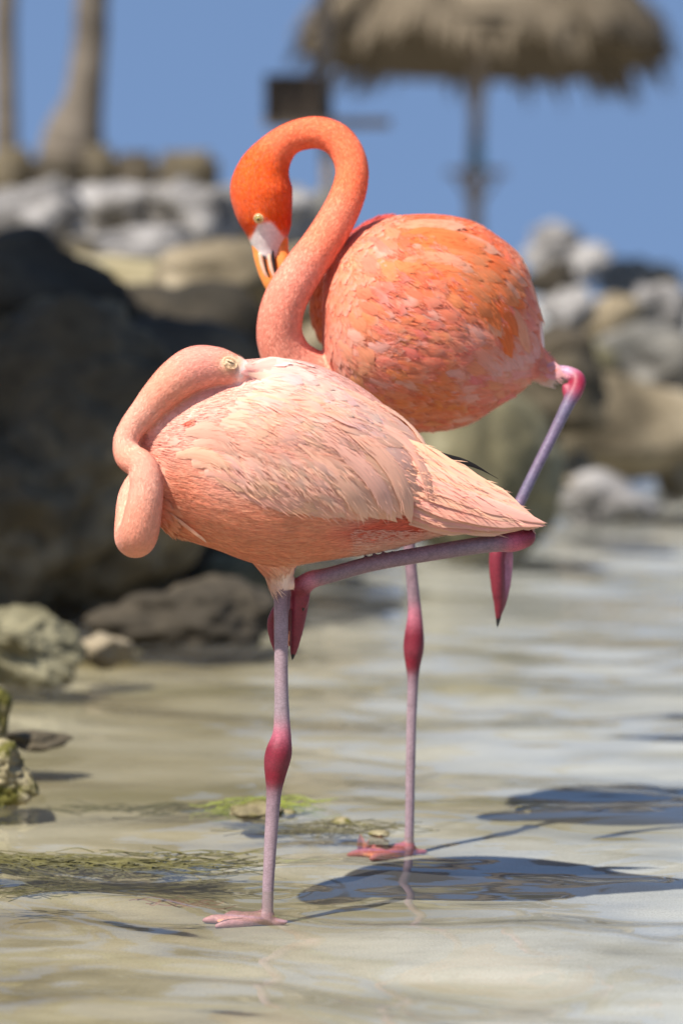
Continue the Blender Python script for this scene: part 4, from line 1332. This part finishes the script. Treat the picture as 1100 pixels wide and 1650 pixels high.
eye_parts(root1, B1['bvh'], 370, 585, True, .72, -0.25)
# claws
def claw(root, a, b, r):
    v, f = tube(np.array([a, (np.array(a) * .5 + np.array(b) * .5), b]), [r, r * .8, r * .25], 10)
    mesh_obj('claw', v, f, M_BLACK, parent=root)
claw(root1, P(473, 1048, D1 + .015), P(471, 1062, D1 + .016), .0038)
claw(root1, P(489, 976, D1 - .004), P(488, 984, D1 - .004), .003)

# =============================== preening flamingo ===============================
D2 = water_hit(660, 1345).y
foot2 = water_hit(659, 1374, ground(0.1, D2))
root2 = empty('flamingo', (foot2.x, D2, ground(foot2.x, D2)))
tag(root2, 'deep coral flamingo preening with its neck looped, standing behind the sleeping one', 'flamingo', 'flamingos standing in the shallows')
N2 = (0.95, 0.215, 0.09); N2L = (0.95, 0.35, 0.235); N2M = (0.95, 0.275, 0.15); H2 = (0.86, 0.135, 0.022); H2N = (.90, .20, .075)
FACE = (0.80, 0.70, 0.66)
neck2 = px_path([
    (433, 402, .028, 24, FACE), (432, 385, .028, 31, FACE), (430, 362, .028, 40, H2), (424, 332, .026, 47.5, H2), (421, 302, .024, 50, H2), (427, 272, .02, 42, H2), (442, 246, .016, 32, H2N), (463, 226, .012, 26, N2), (488, 216, .008, 25.5, N2), (515, 214, .002, 26, N2), (541, 224, -.006, 26.5, N2), (559, 246, -.014, 26.5, N2),
    (567, 275, -.022, 26.5, N2), (562, 308, -.03, 28, N2), (545, 348, -.042, 30, N2M), (517, 395, -.054, 32, N2M), (487, 436, -.062, 33.5, N2L), (464, 474, -.066, 35, N2L), (452, 510, -.064, 36, N2L), (452, 548, -.056, 38, N2L),
    (470, 585, -.046, 42, N2L), (512, 615, -.03, 50, N2L), (570, 630, -.01, 62, N2L)], D2, 9)
stand2 = px_path([
    (640, 650, .0, 40, MAUVE), (648, 740, .0, 20, MAUVE), (655, 830, .0, 12, MAUVE), (661, 905, .0, 10, MAUVE), (666, 960, 0, 10.5, MAUVE), (668, 990, 0, 12, (.42, .13, .17)), (667, 1022, 0, 16, RED), (666, 1046, 0, 17, RED), (665, 1072, 0, 12.5, RED), (665, 1096, 0, 9.6, MAUVE),
    (663, 1150, 0, 8.6, MAUVE2), (661, 1230, 0, 8.2, MAUVE2), (660, 1300, 0, 8, MAUVE2), (659, 1350, 0, 8, MAUVE2), (658, 1374, 0, 9, FOOTP)], D2, 7)
raise2 = px_path([
    (780, 585, .06, 22, LILAC), (850, 596, .04, 13, LILAC), (890, 599, .03, 12, LILAC), (915, 602, .02, 12, (.5, .25, .35)), (929, 612, .012, 14, PINK), (926, 630, .004, 13, PINK), (914, 652, -.004, 11, LILAC), (893, 695, -.014, 9.6, LILAC), (868, 745, -.026, 9.2, LILAC),
    (840, 803, -.038, 9.4, LILAC), (818, 850, -.046, 10, (.42, .15, .22)), (808, 876, -.048, 14, RED)], D2, 7)
knob2 = px_path([(911, 624, .006, 7, PINK), (913, 634, .004, 7.5, PINK), (918, 640, .004, 6, PINK)], D2, 4)
toe2a = px_path([(802, 872, -.052, 12, RED), (799, 905, -.056, 12.5, RED), (801, 945, -.054, 11, RED), (803, 975, -.05, 8, RED), (802, 996, -.048, 5, RED)], D2, 5)
toe2b = px_path([(815, 874, -.046, 11, RED), (817, 905, -.042, 9.5, (.44, .16, .22)), (815, 940, -.042, 8, (.44, .16, .22)), (809, 972, -.044, 6.5, RED), (804, 990, -.046, 4, RED)], D2, 5)
ft2, fw2 = standing_foot(stand2[-1, :3], ground(stand2[-1, 0], stand2[-1, 1]), math.pi + .2, 0.09, (0.52, 0.12, 0.13))
body2 = body_loft([
    (521, 470, 605, .03, .0), (527, 438, 622, .07, .0), (545, 400, 645, .105, .01), (575, 372, 666, .130, .015), (620, 353, 684, .150, .02), (670, 346, 694, .160, .03), (720, 348, 692, .160, .04),
    (760, 358, 680, .152, .05), (800, 381, 655, .138, .06), (830, 407, 636, .118, .07), (852, 446, 618, .092, .08), (868, 498, 600, .06, .09), (875, 545, 580, .025, .10)], D2)
fw_c = P(568, 482, D2 + .15); s2 = D2 / F
far_wing = ellipsoid(fw_c, (72 * s2, .075, 105 * s2))
far_sc = ellipsoid(P(625, 420, D2 + .13), (75 * s2, .08, 73 * s2))
tail2 = px_path([(820, 560, .09, 40, N2L), (870, 588, .11, 20, N2L), (900, 604, .12, 9, N2L)], D2, 5)
parts = [body2, far_wing, far_sc, tube(neck2[:, :3], neck2[:, 3], 22), tube(tail2[:, :3], tail2[:, 3], 14)]
parts += [tube(q[:, :3], q[:, 3], 14) for q in (stand2, raise2, knob2, toe2a, toe2b)] + [tube(q[:, :3], q[:, 3], 12) for q in ft2] + fw2
me2 = union(parts, 0.0026, 5, 'preening_flamingo_body')
legs2 = [stand2, raise2, knob2, toe2a, toe2b] + ft2

def face2(px, py):
    # triangle of bare white skin between the eye and the bill
    w = 1 - sstep(0, 1, (np.abs(px - (433 - (392 - py) * 0.16)) - (4 + (py - 352) * 0.62)) / 6)
    return w * sstep(352, 364, py) * (py < 470)

def colour2(V, px, py, wn, cn, tn, isleg, dl):
    C = np.tile(np.array((0.90, 0.29, 0.155)), (len(V), 1))
    C = mixc(C, (0.90, 0.19, 0.05), sstep(460, 380, py) * sstep(600, 660, px))
    C = mixc(C, (0.88, 0.42, 0.34), blob(px, py, 800, 590, 75, 45, -.5))
    C = mixc(C, (0.90, 0.36, 0.25), blob(px, py, 560, 580, 60, 70))
    C = mixc(C, (0.90, 0.27, 0.10), blob(px, py, 680, 640, 90, 50))
    C = mixc(C, (0.62, 0.07, 0.05), (V[:, 1] > D2 + .07) * sstep(640, 600, px) * sstep(460, 400, py))  # top of the far wing coloured darker red for the shade on it
    C = mixc(C, (0.72, 0.13, 0.03), (V[:, 1] > D2 + .09) * sstep(550, 530, px))  # shaded far side of the breast put in as darker orange
    C = mixc(C, (0.85, 0.62, 0.54), sstep(862, 876, px))
    isleg = isleg & ~((py < 696) & (px < 760)) & ~((px < 858) & (py < 625))
    C = C * (1 - wn)[:, None] + cn * wn[:, None]
    f_ = face2(px, py) * (wn > .4) * (px < 475) * (V[:, 1] > D2 - .032)
    C = mixc(C, FACE, f_)
    return C, isleg, wn

def flow2(V, px, py):
    tx, ty = 900 - px, 610 - py
    d = np.stack([tx, np.full(len(V), 60.0), -ty], 1)
    d /= np.linalg.norm(d, axis=1)[:, None]
    l = sstep(620, 530, px)
    d[:, 2] -= 0.7 * l
    low = sstep(560, 680, py)
    d[:, 2] -= .35 * low * sstep(830, 760, px)
    return d

B2 = finish_body('preening', root2, me2, neck2, legs2, colour2, flow2, lambda px, py, V: (face2(px, py) > .5) & (px < 475) & (V[:, 1] < D2 + .09) & (V[:, 1] > D2 - .032))
mk = (~B2['isleg']) & (B2['wneck'] > 0.35) & (~B2['bare'])
Pn, Nn, k = sample_surface(B2['V'], B2['T'], B2['Nv'], 52000, 11, mk)
px, py = proj(Pn); s = (np.hypot(px - 418, py - 352) > 10) & ~((py > 392) & (px > 395) & (px < 470) & (Pn[:, 1] > D2 - .032))
Pn, Nn, k = Pn[s], Nn[s], k[s]
cv = B2['C'][k] * (1 + rng.normal(0, 0.05, (len(k), 1)))
cv = mixc(cv, (.90, .45, .34), (rng.random(len(k)) < .2) * .2)
strands('neck_down', Pn, Nn, B2['D'][k] + rng.normal(0, .25, Nn.shape), rng.uniform(.004, .008, len(k)), .0011, rng.uniform(.0001, .0007, len(k)), np.clip(cv, .01, .95), M_STRAND, root2, .05, 11)
mb = (~B2['isleg']) & (B2['wneck'] < 0.6) & (B2['px'] < 842)
Pn, Nn, k = sample_surface(B2['V'], B2['T'], B2['Nv'], 4200, 12, mb)
c0 = np.clip(B2['C'][k] * (1 + rng.normal(0, .07, (len(k), 1))), .01, .95)
c1 = mixc(c0, (.90, .50, .40), rng.uniform(.1, .6, len(k)) * (B2['C'][k][:, 1] > .15))
contour('contour_plumage', Pn, Nn, B2['D'][k] + rng.normal(0, .16, Nn.shape), rng.uniform(.020, .03, len(k)), rng.uniform(.015, .021, len(k)), rng.uniform(.001, .003, len(k)), c0, np.clip(c1, 0, .95), M_FEATHER, root2)
Pn, Nn, k = sample_surface(B2['V'], B2['T'], B2['Nv'], 30000, 13, mb)
cv = B2['C'][k] * (1 + rng.normal(0, 0.1, (len(k), 1)))
cv = mixc(cv, (.90, .48, .38), (rng.random(len(k)) < .3) * .5)
strands('soft_barbs', Pn + Nn * .0010, Nn, B2['D'][k] + rng.normal(0, .2, Nn.shape), rng.uniform(.008, .015, len(k)), rng.uniform(.0008, .0014, len(k)), rng.uniform(.0001, .0008, len(k)), np.clip(cv, .01, .95), M_STRAND, root2, .04, 12)

# scalloped coverts, each one a feather
spots = []
rs = random.Random(5)
while len(spots) < 330:
    x, y = rs.uniform(528, 872), rs.uniform(362, 690)
    if all(math.hypot(x - a, y - b) > 14.5 for a, b in spots[-330:]) or rs.random() < .004:
        spots.append((x, y))
spots.sort(key=lambda p: -p[0] - .3 * p[1])
cnt = 0
for x, y in spots:
    hit, n, fi, _ = B2['bvh'].ray_cast(CAMV, ray(x, y).normalized(), 20)
    if hit is None or n.y > -0.15 or hit.y > D2 + .2 or B2['wneck'][B2['T'][fi, 0]] > .12 or cnt >= 240:
        continue
    fl = flow2(np.array([hit[:]]), np.array([x]), np.array([y]))[0]
    dx, dy = fl[0], -fl[2]
    an = math.atan2(dy, dx) + rs.gauss(0, .18)
    dx, dy = math.cos(an), math.sin(an)
    low = float(sstep(520, 620, y))
    L = rs.uniform(30, 44)
    q = [(x, y), (x + dx * L * .4, y + dy * L * .4), (x + dx * L * .75, y + dy * L * .75), (x + dx * L, y + dy * L)]
    C, Nr = drape(B2['bvh'], q, D2, .0012, .0036 - .0012 * low + rs.uniform(0, .0012), 9)
    if C is None: continue
    c_ = colour2(np.array([hit[:]]), np.array([x]), np.array([y]), np.zeros(1), np.zeros((1, 3)), None, np.zeros(1, bool), None)[0][0]
    k_ = rs.random() ** 1.5
    base = np.clip(c_ * np.array((1, rs.uniform(.78, 1.1), rs.uniform(.7, 1.15))), 0, .95)
    rim = base * (1 - .75 * k_) + np.array((.91, .50, .40)) * .75 * k_
    if rs.random() < .12: base = base * .4 + np.array((.91, .52, .43)) * .6
    feather(root2, C, Nr, rs.uniform(24, 34) * s2, base, np.clip(rim, 0, .95), 'round', .0009, rc=.06, barbs=22, ragged=.1)
    cnt += 1
# long tertials wrapping over the back
for i in range(34):
    t = (i * 11 % 34) / 33
    x0 = 632 + 140 * t + rs.uniform(-10, 10); y0 = 364 + 34 * t + 70 * ((i * 7) % 5) / 4 + rs.uniform(-6, 6)
    L = rs.uniform(85, 150)
    q = [(x0, y0)]
    px_, py_ = x0, y0
    for k in range(4):
        cx, cy = 690, 520
        ang = math.atan2(py_ - cy, px_ - cx) + math.pi / 2
        ux, uy = math.cos(ang), math.sin(ang)
        ux, uy = ux * .8 + .35, uy * .8 + .12
        l = math.hypot(ux, uy)
        px_ += ux / l * L / 4; py_ += uy / l * L / 4
        q.append((px_, py_))
    C, Nr = drape(B2['bvh'], q, D2, .002, .0055)
    base = np.array(rs.choice([(.90, .20, .055), (.90, .25, .09), (.90, .17, .04), (.90, .33, .18), (.90, .22, .07)]))
    feather(root2, C, Nr, rs.uniform(26, 36) * s2, base, np.clip(base * np.array((1, 1.25, 1.4)), 0, .95), 'long', .001, rc=.07, barbs=40)
# wing edge: pale lilac-white feathers low on the flank
for i in range(9):
    x0 = 742 + 9 * i + random.uniform(-3, 3); y0 = 540 - 8 * i * .4 + random.uniform(-4, 4)
    q = [(x0, y0), (x0 + 22, y0 + 18), (x0 + 44, y0 + 40), (x0 + 62, y0 + 62)]
    q = [(min(a, 862), min(b, 612)) for a, b in q]
    C, Nr = drape(B2['bvh'], q, D2, .002, .0045)
    feather(root2, C, Nr, 30 * s2, (.88, .34, .22), (.88, .48, .42), 'long', .001, rc=.07, barbs=70)
# short tail beyond the rump
for i in range(7):
    a = np.array(P(845, 575 + 5 * i, D2 + .10 + .01 * i)); b = np.array(P(908 - 4 * abs(i - 3), 588 + 6.5 * i, D2 + .135))
    tt = np.linspace(0, 1, 9)[:, None]
    C = a * (1 - tt) + b * tt + np.array((0, 0, .004)) * np.sin(tt * math.pi)
    nn = np.tile(np.array((.1, -.9, .4)), (9, 1))
    feather(root2, C, nn, 15 * s2, (.86, .5, .4), (.85, .66, .56), 'long', .001, ragged=.12)

lay_barbs(root2, 'vane_barbs', .009, .018, 22)
# bill of two mandibles, nostril, eye, claws
def bill(name, pts, mat, flat):
    q = px_path([(a, b, d, r, N2) for a, b, d, r in pts], D2, 6)
    v, f = tube(q[:, :3], q[:, 3], 18, flat=flat)
    return mesh_obj(name, v, f, mat, parent=root2)
ub = bill('upper_bill', [(424, 388, .026, 20), (423, 402, .026, 16.5), (425, 420, .024, 14.5), (430, 442, .022, 12.5), (440, 464, .02, 11), (458, 486, .018, 9), (478, 498, .018, 5)], M_BILL, ((0, 1, 0), .95))
lb = bill('lower_bill', [(449, 388, .024, 16), (452, 402, .022, 13), (455, 420, .02, 13), (461, 442, .018, 12), (470, 462, .018, 9), (484, 482, .018, 4)], M_BILL, ((0, 1, 0), .9))
q = px_path([(433, 396, .012, 2.6, N2), (434, 415, .0105, 3.6, N2), (438, 435, .0095, 3.2, N2), (446, 455, .009, 2.0, N2)], D2, 5)
v, f = tube(q[:, :3], q[:, 3], 10); mesh_obj('cutting_edge', v, f, M_BILLPALE, parent=ub)
q = px_path([(438.5, 394, .010, 1.6, N2), (440, 415, .0085, 2.3, N2), (443.5, 435, .008, 2.0, N2), (450, 452, .008, 1.2, N2)], D2, 5)
v, f = tube(q[:, :3], q[:, 3], 10); mesh_obj('gape', v, f, M_BLACK, parent=ub)
q = px_path([(419, 410, .0125, 3.0, N2), (422, 425, .0125, 3.4, N2), (427, 440, .0125, 2.8, N2), (432, 449, .013, 1.5, N2)], D2, 5)
v, f = tube(q[:, :3], q[:, 3], 10); mesh_obj('nostril_groove', v, f, M_BILLPALE, parent=ub)
q = px_path([(425, 413, .0105, 1.0, N2), (427, 424, .0105, 1.5, N2), (430, 436, .011, 1.2, N2), (434, 446, .012, .6, N2)], D2, 5)
v, f = tube(q[:, :3], q[:, 3], 10); mesh_obj('nostril', v, f, M_BLACK, parent=ub)
eye_parts(root2, B2['bvh'], 417, 352, False, .9, 0.2)
claw(root2, P(803, 990, D2 - .048), P(801, 1009, D2 - .048), .0042)
claw(root2, P(805, 986, D2 - .045), P(804, 998, D2 - .045), .003)
